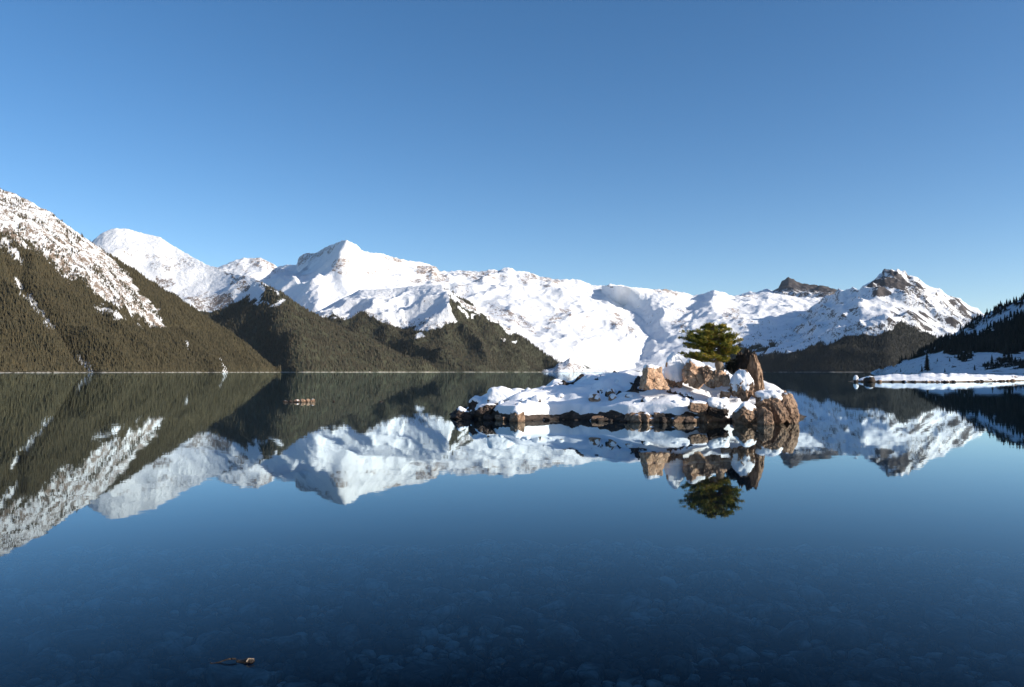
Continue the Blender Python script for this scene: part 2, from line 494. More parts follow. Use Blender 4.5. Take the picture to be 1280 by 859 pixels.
# ---- main white massif --------------------------------------------------
def rockpatches(jx, jy, base, pats):
    r = np.full(jx.shape, base)
    for q, a in pats:
        r = np.where(in_poly(jx, jy, q), a, r)
    return r
def el(cx, cy, rx, ry, rot=0.0):
    return [(cx + rx * math.cos(t) * math.cos(rot) - ry * math.sin(t) * math.sin(rot), cy + rx * math.cos(t) * math.sin(rot) + ry * math.sin(t) * math.cos(rot)) for t in [k * math.pi / 5 for k in range(10)]]
def mask_D(X, Y, Z, px, py):
    jx, jy = jit(px, py, X, Y, 240, 13, 24)
    steep = fbm(X / 400, Y / 400, 77, 4)
    r = rockpatches(jx, jy, 0.05, [
        (el(425, 333, 16, 7), 0.42), (el(490, 322, 15, 5), 0.5), (el(470, 340, 18, 4), 0.34), (el(535, 337, 16, 6), 0.55),
        (el(548, 348, 14, 6), 0.5), (el(525, 352, 12, 4), 0.45), (el(590, 341, 26, 5), 0.44), (el(605, 350, 14, 4), 0.42), (el(625, 345, 12, 5), 0.48),
        (el(660, 347, 14, 6), 0.5), (el(688, 350, 18, 5), 0.48), (el(577, 362, 12, 7), 0.4), (el(700, 395, 18, 5, -0.3), 0.42), (el(667, 385, 5, 5), 0.4), (el(686, 408, 7, 4), 0.42),
        (el(735, 396, 6, 4), 0.4), (el(770, 402, 7, 12, 0.3), 0.46), (el(785, 412, 9, 5), 0.44), (el(728, 412, 7, 3), 0.42), (el(640, 398, 40, 7, 0.6), 0.42), (el(615, 388, 10, 6), 0.4),
        ([(370, 326), (376, 318), (432, 299), (425, 308), (392, 322), (378, 332)], 0.42)])
    r = r + 0.10 * sst(0.1, 0.4, steep)
    return {'forest': r * 0, 'rock': r}
oD, GD, _ = loft('mountain', 300, 880, 1.4, [
    [(300, 430, 6500), (480, 440, 6200), (640, 455, 6100), (690, 463.5, 6050), (780, 464, 6400), (880, 464, 6900)],
    [(300, 410, 6800), (400, 405, 6500), (480, 405, 6600), (560, 405, 6900), (640, 415, 6700), (690, 438, 6400), (740, 445, 6550), (780, 449, 6700), (820, 440, 7200), (880, 430, 7500)],
    [(300, 372, 8600), (350, 350, 7800), (392, 352, 7000), (440, 368, 6900), (480, 370, 7250), (540, 372, 7500), (600, 378, 7450), (660, 392, 7200), (720, 405, 7150), (770, 412, 7250), (810, 405, 7700), (880, 400, 8100)],
    [(300, 356, 10200), (345, 345, 9700), (372, 341, 8800), (396, 330, 8000), (425, 316, 7350), (460, 332, 7500), (500, 342, 7900), (560, 352, 8000), (620, 358, 7900), (700, 368, 7800), (760, 382, 7900), (800, 384, 8300), (880, 385, 8600)],
    [(300, 352, 11200), (320, 345, 10900), (340, 334, 10500), (360, 331, 10000), (371, 331, 9600), (373, 322, 9500), (378, 318, 9300), (395, 316, 8700), (408, 309, 8200), (420, 304, 7700), (428, 300.5, 7450), (433, 300, 7440), (440, 303, 7500), (455, 314, 7800), (470, 315.5, 8000), (480, 318, 8200), (492, 321, 8300), (510, 326, 8500), (530, 328, 8500), (543, 331, 8500), (550, 338, 8500), (566, 339, 8500), (580, 338, 8500), (600, 339, 8500), (615, 336, 8500), (622, 338, 8500), (635, 333, 8500), (645, 338, 8500), (660, 340, 8500), (675, 345, 8500), (700, 349, 8500), (722, 350, 8500), (740, 356, 8500), (756, 357, 8500), (762, 355, 8500), (775, 356, 8600), (800, 360, 8800), (880, 372, 9000)]],
    [30, 90, 80, 80], (1500, 500), disp_far(85, 560), M['mtn_far'], mask_D, smY=6, jag=16)
tag(oD, 'highest white peak with shaded left side and its broad bright snowfield', 'mountain', None, 'structure')

def disp_E(X, Y, Z, v, px):
    g = ridged(X / 420 + 4, Y / 420, 9.0, 6) - 0.35
    n = fbm(X / 130, Y / 130, 6.0, 5)
    k = sst(0.0, 0.2, v) * (1 - 0.9 * sst(0.75, 1.0, v))
    return g * 105 * k + n * (24 * k + 3 * sst(0.05, 0.2, v))
# ---- forested spur in front of it --------------------------------------
def mask_E(X, Y, Z, px, py):
    jx, jy = jit(px, py, X, Y, 130, 15, 44)
    snow = in_poly(jx, jy, [(380, 330), (560, 330), (556, 362), (575, 372), (570, 380), (558, 372), (566, 392), (574, 403), (556, 408), (535, 412), (510, 414), (490, 410), (470, 402), (450, 392), (440, 398), (425, 396), (400, 400), (380, 400)])
    snow |= in_poly(jx, jy, [(552, 355), (600, 383), (640, 405), (662, 420), (655, 422), (630, 410), (600, 394), (575, 376)])
    jx2, jy2 = jit(px, py, X, Y, 60, 6, 4)
    for q in ([(575, 383), (586, 396), (583, 398), (573, 386)], [(590, 392), (594, 392), (593, 400), (590, 400)], [(686, 440), (702, 452), (700, 455), (688, 446)], [(627, 423), (631, 424), (632, 427), (627, 427)], el(642, 427, 4, 2), el(524, 420, 6, 2)):
        snow |= in_poly(jx2, jy2, q)
    r = rockpatches(jx, jy, 0.14, [(el(480, 368, 14, 5), 0.3), (el(470, 400, 20, 5, 0.4), 0.45), (el(530, 405, 30, 4), 0.4), ([(560, 356), (600, 380), (645, 408), (660, 421), (620, 402), (580, 378)], 0.52)])
    return {'forest': 1 - snow.astype(float), 'rock': r}
oE, GE, attE = loft('mountain', 392, 716, 1.3, [
    [(392, None, 5100), (500, None, 5050), (535, None, 4900), (600, None, 4950), (680, None, 5450), (716, None, 5700)],
    [(392, 436, 5300), (500, 438, 5350), (550, 436, 5100), (600, 440, 5200), (640, 448, 5350), (680, 458, 5520), (703, 463, 5650), (716, 466, 5750)],
    [(392, 412, 5600), (450, 402, 5600), (500, 414, 5480), (556, 408, 5350), (580, 410, 5450), (620, 424, 5500), (660, 444, 5580), (690, 458, 5640), (703, 463, 5670), (716, 466, 5760)],
    [(392, 398, 6000), (430, 384, 6000), (470, 376, 5800), (500, 384, 5850), (530, 378, 5700), (566, 376, 5560), (590, 393, 5600), (620, 412, 5640), (660, 436, 5660), (690, 454, 5680), (703, 462.5, 5690), (716, 466, 5770)],
    [(392, 392, 6400), (430, 372, 6300), (450, 362, 6200), (470, 361, 6150), (500, 359, 6100), (530, 357, 6000), (552, 357, 5900), (566, 365, 5800), (585, 377, 5760), (600, 386, 5740), (620, 399, 5730), (640, 412, 5730), (660, 426, 5730), (680, 442, 5720), (690, 450, 5710), (703, 462, 5700), (716, 466, 5780)]],
    [40, 55, 60, 60], (900, 400), disp_E, M['mtn_mid'], mask_E, smY=9)
tag(oE, 'forested spur with a snowy shoulder, in front of the broad white snowfield', 'mountain', None, 'structure')
forest('forest_slope', 'grey green conifer forest on the spur left of the white snowfield', GE, attE['forest'] * (1 - 0.3 * sst(0, .3, fbm(GE[..., 0] / 200, GE[..., 1] / 90, 3, 3))), 130, 11, 23, M['needles_mid'], 5)
fr = (1 - attE['forest']) * sst(380, 405, topix(GE[..., 0], GE[..., 1], GE[..., 2])[1]) * sst(0.0, 0.25, fbm(GE[..., 0] / 90, GE[..., 1] / 90, 31, 3)) * 0.55
forest('scattered_conifers', 'dark conifers edging the snowy shoulder in the middle distance', GE, fr, 150, 10, 17, M['needles_mid'], 6)

# ---- small lit knoll by the far shore -----------------------------------
oN, GN_, _ = loft('knoll', 676, 800, 1.2, [
    [(676, None, 5450), (700, None, 5250), (760, None, 5600), (800, None, 5900)],
    [(676, 463, 5550), (692, 460, 5550), (698, 454, 5560), (704, 453, 5560), (708, 450, 5560), (712, 447.5, 5560), (715, 450, 5560), (720, 452, 5570), (724, 454, 5570), (732, 457, 5600), (745, 461, 5650), (775, 462.5, 5750), (800, 464, 5800)]],
    [50], (200, 90), disp_far(9, 60), M['mtn_far'],
    lambda X, Y, Z, px, py: {'forest': (px > 728) * (fbm(X / 40, Y / 40, 2, 3) > -0.05) * (py < 461.0) * 0.95, 'rock': np.where(px < 730, 0.40, 0.2)}, smY=1, jag=3)
tag(oN, 'small sunlit rocky snow knoll at the foot of the snowfield by the far shore', 'hill', None, 'structure')

# ---- glacier ridge right of the massif ---------------------------------
def mask_G(X, Y, Z, px, py):
    jx, jy = jit(px, py, X, Y, 240, 13, 54)
    r = rockpatches(jx, jy, 0.10, [(el(835, 366, 22, 4), 0.45), (el(915, 392, 14, 8), 0.44), (el(850, 405, 12, 4), 0.4), (el(850, 385, 18, 6, .4), 0.32), (el(940, 369, 10, 2), 0.5), (el(762, 357, 10, 3), .5),
                              (el(935, 405, 16, 8), 0.36)])
    f = sst(424, 440, py + fbm(X / 100, Y / 100, 7, 4) * 30) * sst(895, 925, px) * 0.98
    return {'forest': (f > 0.5) * 1.0, 'rock': r}
oG, GG, attG = loft('mountain', 752, 1075, 1.3, [
    [(752, None, 6300), (860, None, 6400), (960, None, 6100), (1075, None, 6200)],
    [(752, 462, 6700), (800, 455, 6700), (840, 448, 6600), (900, 440, 6500), (960, 438, 6350), (1075, 440, 6500)],
    [(752, 440, 7600), (800, 425, 7500), (832, 412, 7350), (870, 412, 7150), (920, 408, 7050), (980, 405, 7000), (1075, 400, 7200)],
    [(752, 385, 8200), (780, 382, 8200), (812, 387, 7750), (838, 396, 7500), (860, 396, 7600), (890, 385, 7500), (930, 386, 7600), (980, 384, 7700), (1020, 386, 7800), (1075, 384, 7800)],
    [(752, 358, 8300), (760, 357, 8250), (778, 358, 7950), (800, 360, 8000), (815, 361, 8050), (832, 362, 8100), (850, 364, 8200), (867, 369, 8300), (880, 367, 8200), (893, 362.5, 8000), (905, 366, 8100), (918, 371, 8300), (925, 370, 8400), (935, 368, 8500), (948, 369, 8600), (960, 366, 8600), (1000, 372, 8600), (1075, 372, 8600)]],
    [25, 50, 55, 50], (1200, 500), disp_far(70, 480), M['mtn_far'], mask_G, smY=5, jag=14)
tag(oG, 'low snowy ridge with a blue shaded hollow, directly behind the islet tree', 'mountain', None, 'structure')
fr = np.maximum(attG['forest'], sst(0.0, 0.3, fbm(GG[..., 0] / 80, GG[..., 1] / 80, 41, 4)) * sst(395, 425, topix(GG[..., 0], GG[..., 1], GG[..., 2])[1]) * sst(900, 930, topix(GG[..., 0], GG[..., 1], GG[..., 2])[0]) * 0.5)
forest('forest_slope', 'dark conifers thinning out up the blue shaded slope behind the islet', GG, fr, 170, 11, 22, M['needles_dark'], 8)

# ---- distant dark horn --------------------------------------------------
oH, GH, _ = loft('mountain', 900, 1110, 1.3, [
    [(900, 400, 8600), (1110, 400, 8700)],
    [(900, 374, 9100), (940, 372, 9100), (985, 366, 9300), (1030, 368, 8900), (1110, 372, 9000)],
    [(900, 373, 10900), (925, 369, 10900), (938, 364, 10900), (944, 366, 10850), (958, 361, 10800), (966, 364, 10700), (973, 360, 10500), (977, 352, 10400), (985, 346, 10100), (992, 349, 10050), (1001, 354, 9950), (1015, 356, 9750), (1030, 357, 9500), (1045, 362, 9300), (1060, 366, 9300), (1110, 380, 9500)]],
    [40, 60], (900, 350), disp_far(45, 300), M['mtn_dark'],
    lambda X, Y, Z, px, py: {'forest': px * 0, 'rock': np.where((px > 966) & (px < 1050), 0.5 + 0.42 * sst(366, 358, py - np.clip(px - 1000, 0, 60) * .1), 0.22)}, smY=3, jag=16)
tag(oH, 'distant pointed dark horn poking above the snow left of the right hand peak', 'mountain', None, 'structure')

# ---- right peak ---------------------------------------------------------
def mask_I(X, Y, Z, px, py):
    jx, jy = jit(px, py, X, Y, 220, 16, 64)
    tl = np.interp(px, [900, 950, 1000, 1030, 1060, 1100, 1130, 1170, 1200, 1280], [444, 442, 436, 428, 422, 416, 410, 424, 428, 430])
    f = jy + fbm(X / 500, Y / 500, 3, 3) * 20 > tl
    r = rockpatches(jx, jy, 0.25, [
        ([(1088, 350), (1100, 338), (1120, 330), (1140, 346), (1150, 362), (1135, 372), (1118, 364), (1100, 370), (1080, 364)], 0.90),
        ([(1150, 352), (1190, 366), (1230, 392), (1215, 400), (1180, 372)], 0.5), (el(1190, 395, 30, 12, 0.6), 0.40), (el(1145, 400, 26, 14, 0.3), 0.46), (el(1125, 395, 16, 10), 0.40), (el(1060, 395, 18, 9), 0.36), (el(1205, 405, 20, 10), 0.44),
        (el(1160, 385, 40, 10, .7), 0.36)])
    st = ridged((X + Z * 0.7) / 90, Z / 330, Y / 900, 4) - 0.45
    r = r + 1.7 * st * sst(0.3, 0.5, r)
    return {'forest': f * 1.0, 'rock': r}
def disp_I(X, Y, Z, v, px):
    g = ridged(X / 520 + 7, Y / 520, 1.0, 6) - 0.35
    n = fbm(X / 120, Y / 120, 6.0, 5)
    k = sst(0.0, 0.25, v) * (1 - 0.75 * sst(0.75, 1.0, v))
    c = ridged(X / 190, Y / 420, 5.0, 5) - 0.4
    return g * 110 * k + c * 60 * sst(0.45, 0.8, v) * (0.25 + 0.75 * k) + n * 30 * (0.45 + 0.55 * k) * sst(0.02, 0.12, v)
oI, GI, attI = loft('mountain', 930, 1420, 1.4, [
    [(930, None, 5900), (1040, None, 5350), (1110, None, 5200), (1200, None, 5400), (1420, None, 6000)],
    [(930, 452, 6100), (1000, 440, 5850), (1060, 425, 5650), (1110, 418, 5500), (1150, 420, 5550), (1200, 428, 5700), (1420, 440, 6200)],
    [(930, 440, 7300), (980, 425, 6900), (1030, 402, 6400), (1075, 388, 6000), (1105, 390, 5850), (1135, 392, 5850), (1170, 402, 5950), (1210, 412, 6100), (1420, 430, 6500)],
    [(930, 435, 7800), (980, 414, 7400), (1020, 388, 7000), (1050, 374, 6650), (1078, 368, 6400), (1110, 362, 6450), (1135, 370, 6350), (1165, 380, 6400), (1200, 394, 6500), (1230, 408, 6550), (1420, 425, 6800)],
    [(930, 432, 8200), (960, 420, 8000), (990, 400, 7800), (1020, 380, 7500), (1045, 368, 7200), (1060, 366, 7050), (1073, 365, 6900), (1080, 358, 6850), (1090, 351, 6850), (1095, 347, 6850), (1099, 341.5, 6850), (1102, 342, 6850), (1106, 336.5, 6850), (1110, 336, 6850), (1114, 333.5, 6850), (1118, 335, 6850), (1122, 333, 6850), (1126, 337, 6850), (1131, 338, 6850), (1135, 345, 6850), (1148, 350, 6850), (1165, 358, 6850), (1178, 364, 6850), (1185, 368, 6850), (1200, 374, 6850), (1210, 381, 6850), (1220, 386, 6850), (1228, 391, 6850), (1260, 405, 6850), (1420, 415, 7000)]],
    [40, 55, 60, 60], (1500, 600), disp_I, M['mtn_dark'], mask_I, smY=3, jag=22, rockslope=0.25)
tag(oI, 'pointed rocky peak streaked with snow on the right, dark forest at its foot', 'mountain', None, 'structure')
forest('forest_slope', 'blackish brown conifer forest at the foot of the right hand peak', GI, attI['forest'], 150, 11, 23, M['needles_dark'], 9, maxpx=1250)
pxI, pyI = topix(GI[..., 0], GI[..., 1], GI[..., 2])
fr = (1 - attI['forest']) * sst(385, 415, pyI) * sst(0.0, 0.25, fbm(GI[..., 0] / 110, GI[..., 1] / 110, 31, 3)) * 0.6
forest('scattered_conifers', 'dark conifers dotting the lower snow of the right hand peak', GI, fr, 170, 10, 18, M['needles_dark'], 10, maxpx=1250)

# ---- right shore hill ---------------------------------------------------
def mask_J(X, Y, Z, px, py):
    jx, jy = jit(px, py, X, Y, 40, 16, 74)
    f = in_poly(jx, jy, [(1120, 447), (1165, 434), (1205, 418), (1218, 424), (1240, 412), (1262, 398), (1290, 392), (1700, 330), (1800, 440), (1290, 438), (1262, 443), (1232, 439), (1205, 438), (1190, 441), (1176, 438), (1160, 440), (1110, 456)])
    f2 = in_poly(jx, jy, [(1190, 410), (1228, 393), (1262, 378), (1800, 200), (1800, 260), (1290, 377), (1262, 384), (1235, 398), (1210, 412)]) & (fbm(X / 14, Y / 14, 3, 3) > 0.0)
    rk = 0.22 + 0.25 * sst(0.0, 0.4, fbm(X / 12, Y / 12, 8, 4))
    return {'forest': (f | f2 | ((in_poly(jx, jy, el(1205, 446, 9, 6)) | in_poly(jx, jy, [(1228, 456), (1240, 452), (1290, 450), (1290, 456), (1232, 460)])) & (fbm(X / 8, Y / 8, 1, 3) > -0.15))) * 1.0, 'rock': rk}
def disp_J(X, Y, Z, v, px):
    k = sst(0.04, 0.2, v) * (1 - 0.9 * sst(0.8, 1.0, v))
    return (ridged(X / 110, Y / 110, 3, 5) - 0.4) * 9 * k + fbm(X / 25, Y / 25, 5, 4) * 2.2 * k
oJ, GJ, attJ = loft('hill', 1088, 3000, 2.2, [
    [(1088, None, 1250), (1110, None, 1000), (1150, None, 850), (1200, None, 760), (1280, None, 700), (1500, None, 520), (1900, None, 400), (3000, None, 250)],
    [(1088, 465.3, 1290), (1110, 463, 1050), (1140, 453, 930), (1180, 449, 860), (1280, 448, 800), (1500, 430, 620), (1900, 400, 500), (3000, 380, 300)],
    [(1088, 465.1, 1300), (1110, 461, 1080), (1140, 448, 980), (1180, 440, 960), (1215, 437, 940), (1280, 434, 900), (1500, 370, 740), (1900, 300, 580), (3000, 240, 340)],
    [(1088, 465.0, 1310), (1110, 460, 1120), (1140, 450, 1060), (1170, 431, 1180), (1200, 412, 1280), (1228, 396, 1350), (1262, 379, 1400), (1280, 371, 1400), (1400, 280, 1300), (1600, 130, 1100), (1900, -40, 800), (2300, -140, 620), (3000, -260, 420)]],  # unseen crest past the right edge, extended and raised to shade this slope
    [40, 45, 80], (500, 90), disp_J, M['hill_right'], mask_J, smY=5)
tag(oJ, 'shaded hillside with blue snow and black woods rising at the right edge', 'hill', None, 'structure')
forest('forest_slope', 'blackish woods on the shaded hillside at the right edge', GJ, attJ['forest'] * sst(435, 446, 892 - topix(GJ[..., 0], GJ[..., 1], GJ[..., 2])[1]), 34, 6, 13, M['needles_dark'], 11, minz=6, maxpx=1900)
forest('scrub', 'dark low scrub clumps on the blue snow of the right shore', GJ, attJ['forest'] * sst(443, 447, topix(GJ[..., 0], GJ[..., 1], GJ[..., 2])[1]), 7, 1.5, 4.5, M['needles_dark'], 12, minz=1, maxpx=1400)

# ------------------------------------------------------------------ lake bed and water
def bed_z(X, Y):
    r = np.sqrt(X * X * 0.25 + Y * Y)
    z = -0.22 - 0.045 * np.clip(r - 3.0, 0, 8) - 0.22 * np.clip(r - 10, 0, 30) - 0.02 * np.clip(r - 40, 0, 80)
    return z + fbm(X / 2.5, Y / 2.5, 2, 4) * 0.10 * np.exp(-np.clip(r - 14, 0, 99) / 10) + 0.02 * X * (r < 1)
t = NT('lake_bed_silt')
p = t.pos()
t.done(t.principled(t.mix(t.noise(2.5, 6, 0.65, p), (0.004, 0.005, 0.005), (0.02, 0.02, 0.017)), 0.9, t.bump(t.noise(8, 6, 0.7, p), 0.6, 0.05)))  # near black: crevice shade between the stones is put into the bed colour
M['bed'] = t.m
ax = np.concatenate([-np.geomspace(15000, 16, 22), np.linspace(-15, 15, 160), np.geomspace(16, 15000, 22)])
ay = np.concatenate([np.linspace(-60, 0.5, 14), np.linspace(1, 20, 160), np.geomspace(20.5, 24000, 40)])
XX, YY = np.meshgrid(ax, ay)
ZZ = bed_z(XX, YY)
idx = np.arange(XX.size).reshape(XX.shape)
F = np.stack([idx[:-1, :-1], idx[:-1, 1:], idx[1:, 1:], idx[1:, :-1]], -1).reshape(-1, 4)
bed = mesh_np('lake_bed', np.stack([XX, YY, ZZ], -1), F, M['bed'])
tag(bed, 'stony lake bed dimly seen through the clear shallow water', 'lake bed', None, 'structure')

t = NT('lake_water')
p = t.pos()
mp = t.n('ShaderNodeMapping'); mp.inputs['Scale'].default_value = (0.8, 1.0, 1.0); t.l(p, mp.inputs['Vector'])
w1 = t.noise(1.3, 3, 0.5, mp.outputs[0])
w2 = t.noise(0.12, 3, 0.5, mp.outputs[0])
hgt = t.math('ADD', t.math('MULTIPLY', w1, 0.0009), t.math('MULTIPLY', w2, 0.004))
nb = t.n('ShaderNodeBump'); nb.inputs['Strength'].default_value = 1.0; nb.inputs['Distance'].default_value = 1.0
t.l(hgt, nb.inputs['Height'])
gl = t.n('ShaderNodeBsdfGlossy'); gl.inputs['Roughness'].default_value = 0.018
gl.inputs['Color'].default_value = (0.80, 0.94, 1.0, 1)
t.l(nb.outputs[0], gl.inputs['Normal'])
tr = t.n('ShaderNodeBsdfTransparent'); tr.inputs['Color'].default_value = (0.60, 0.83, 0.96, 1)
df = t.n('ShaderNodeBsdfDiffuse'); df.inputs['Color'].default_value = (0.0005, 0.02, 0.10, 1)
ms = t.n('ShaderNodeMixShader'); ms.inputs[0].default_value = 0.04
t.l(tr.outputs[0], ms.inputs[1]); t.l(df.outputs[0], ms.inputs[2])
fr_ = t.n('ShaderNodeFresnel'); fr_.inputs['IOR'].default_value = 1.333
mf = t.n('ShaderNodeMixShader')
t.l(t.math('MULTIPLY', t.math('SUBTRACT', fr_.outputs[0], 0.10), 1.55, clamp=True), mf.inputs[0]); t.l(ms.outputs[0], mf.inputs[1]); t.l(gl.outputs[0], mf.inputs[2])
M['water'] = t.done(mf.outputs[0])
lake = mesh_np('lake', [(-16000, -60, 0), (16000, -60, 0), (16000, 24000, 0), (-16000, 24000, 0)], [(0, 1, 2, 3)], M['water'], False)
tag(lake, 'mirror calm blue lake reflecting the mountains and the islet', 'lake', None, 'structure')

# ------------------------------------------------------------------ rock and snow materials
def rock_mat(name, a, b, c, scale=3.0, wet=True, bumpd=0.05, lo=0.28, hi=0.74):
    t = NT(name)
    p = t.pos()
    o = t.coord('Object')
    n1 = t.noise(scale, 7, 0.65, p, 0.4)
    n2 = t.noise(scale * 6, 6, 0.7, p)
    vo = t.n('ShaderNodeTexVoronoi'); vo.feature = 'DISTANCE_TO_EDGE'; vo.inputs['Scale'].default_value = scale * 1.3
    mp = t.n('ShaderNodeVectorMath', operation='ADD')
    nn = t.n('ShaderNodeTexNoise'); nn.inputs['Scale'].default_value = scale * 1.5; nn.inputs['Detail'].default_value = 4
    t.l(p, nn.inputs['Vector'])
    sc = t.n('ShaderNodeVectorMath', operation='SCALE'); sc.inputs[3].default_value = 0.35; t.l(nn.outputs['Color'], sc.inputs[0])
    t.l(p, mp.inputs[0]); t.l(sc.outputs[0], mp.inputs[1]); t.l(mp.outputs[0], vo.inputs['Vector'])
    crack = t.math('MULTIPLY', t.math('SUBTRACT', 0.045, vo.outputs['Distance']), 22, clamp=True)
    col = t.ramp(n1, [(lo, a), (0.5, b), (hi, c)])
    col = t.mix(t.math('MULTIPLY', n2, 0.45), col, tuple(x * 0.5 for x in b))
    col = t.mix(t.math('MULTIPLY', crack, 0.6), col, tuple(x * 0.35 for x in a))
    if wet:
        sz = t.n('ShaderNodeSeparateXYZ'); t.l(p, sz.inputs[0])
        wv = t.math('MULTIPLY', t.math('SUBTRACT', t.math('MULTIPLY_ADD', n1, 0.16, 0.0), sz.outputs[2]), 16, clamp=True)
        col = t.mix(t.math('MULTIPLY', wv, 0.75), col, tuple(x * 0.3 for x in b))
    h = t.math('ADD', t.math('MULTIPLY', n1, 1.2), t.math('MULTIPLY', n2, 0.35))
    h = t.math('SUBTRACT', h, t.math('MULTIPLY', crack, 0.3))
    return t.done(t.principled(col, 0.82, t.bump(h, 0.9, bumpd), 0.25))

M['rock_tan'] = rock_mat('tan_rock', (0.22, 0.12, 0.075), (0.60, 0.385, 0.25), (0.77, 0.57, 0.42), 3.0)
M['rock_brown'] = rock_mat('brown_rock', (0.075, 0.05, 0.037), (0.30, 0.195, 0.13), (0.54, 0.385, 0.275), 3.5)
M['rock_dark'] = rock_mat('dark_rock', (0.022, 0.018, 0.016), (0.06, 0.045, 0.038), (0.14, 0.10, 0.08), 3.5)
M['rock_bed'] = rock_mat('lake_bed_rock', (0.02, 0.018, 0.016), (0.15, 0.12, 0.09), (0.66, 0.54, 0.42), 2.2, False, 0.03, 0.38, 0.66)
t = NT('soft_snow')
p = t.pos()
n1 = t.noise(2.2, 4, 0.5, p); n2 = t.noise(14, 5, 0.6, p)
b = t.bump(t.math('ADD', n1, t.math('MULTIPLY', n2, 0.18)), 0.5, 0.12)
M['snow'] = t.done(t.principled(t.mix(n1, (0.84, 0.86, 0.90), (0.78, 0.80, 0.84)), 0.7, b, 0.3,
                                Subsurface_Weight=0.0))

# ------------------------------------------------------------------ boulders
_ico = {}
def ico(sub):
    if sub not in _ico:
        bm = bmesh.new(); bmesh.ops.create_icosphere(bm, subdivisions=sub, radius=1.0)
        V = np.array([v.co[:] for v in bm.verts]); V /= np.linalg.norm(V, axis=1)[:, None]
        F = np.array([[v.index for v in f.verts] for f in bm.faces]); bm.free()
        _ico[sub] = (V, F)
    return _ico[sub]

def rock_radial(seed, kind='angular', nplanes=14):
    rng = np.random.default_rng(seed)
    n = rng.normal(size=(nplanes, 3)); n /= np.linalg.norm(n, axis=1)[:, None]
    d = rng.uniform(0.68, 0.98, nplanes)
    ax_ = np.array([[1, 0, 0], [-1, 0, 0], [0, 1, 0], [0, -1, 0], [0, 0, 1], [0, 0, -1]], float)
    if kind == 'block':
        jit_ = rng.normal(size=(6, 3)) * 0.10
        ax_ = ax_ + jit_; ax_ /= np.linalg.norm(ax_, axis=1)[:, None]
        n = np.concatenate([ax_, n[:6]]); d = np.concatenate([np.full(6, 0.72), rng.uniform(0.88, 1.05, 6)])
    else:
        n = np.concatenate([ax_, n]); d = np.concatenate([np.full(6, 0.92), d])
    return n, d

def rock_shape(D, n, d, rough, seed):
    dt = D @ n.T
    r = np.where(dt > 0.05, d / np.maximum(dt, 0.05), 9).min(1)
    r = np.minimum(r, 1.35)
    q = D * r[:, None]
    r = r * (1 + rough * fbm(q[:, 0] * 2.2 + seed, q[:, 1] * 2.2, q[:, 2] * 2.2, 4) + rough * 0.5 * (ridged(q[:, 0] * 3 + seed, q[:, 1] * 3, q[:, 2] * 3, 3) - 0.5))
    return D * r[:, None]

def cells(q, seed, k=26):
    rng = np.random.default_rng(seed + 500)
    c = rng.normal(size=(k, 3)); c /= np.linalg.norm(c, axis=1)[:, None]; c *= rng.uniform(0.75, 1.1, (k, 1))
    q = q + 0.10 * np.stack([fbm(q[:, 0] * 2 + i * 9, q[:, 1] * 2, q[:, 2] * 2 + seed, 2) for i in range(3)], 1)
    d = np.linalg.norm((q[:, None] - c[None]) * np.array([1, 1, 1.5]), axis=2)
    i = np.argpartition(d, 1, 1)[:, :2]
    dd = np.sort(np.take_along_axis(d, i, 1), 1)
    return rng.normal(size=k)[d.argmin(1)], dd[:, 1] - dd[:, 0]

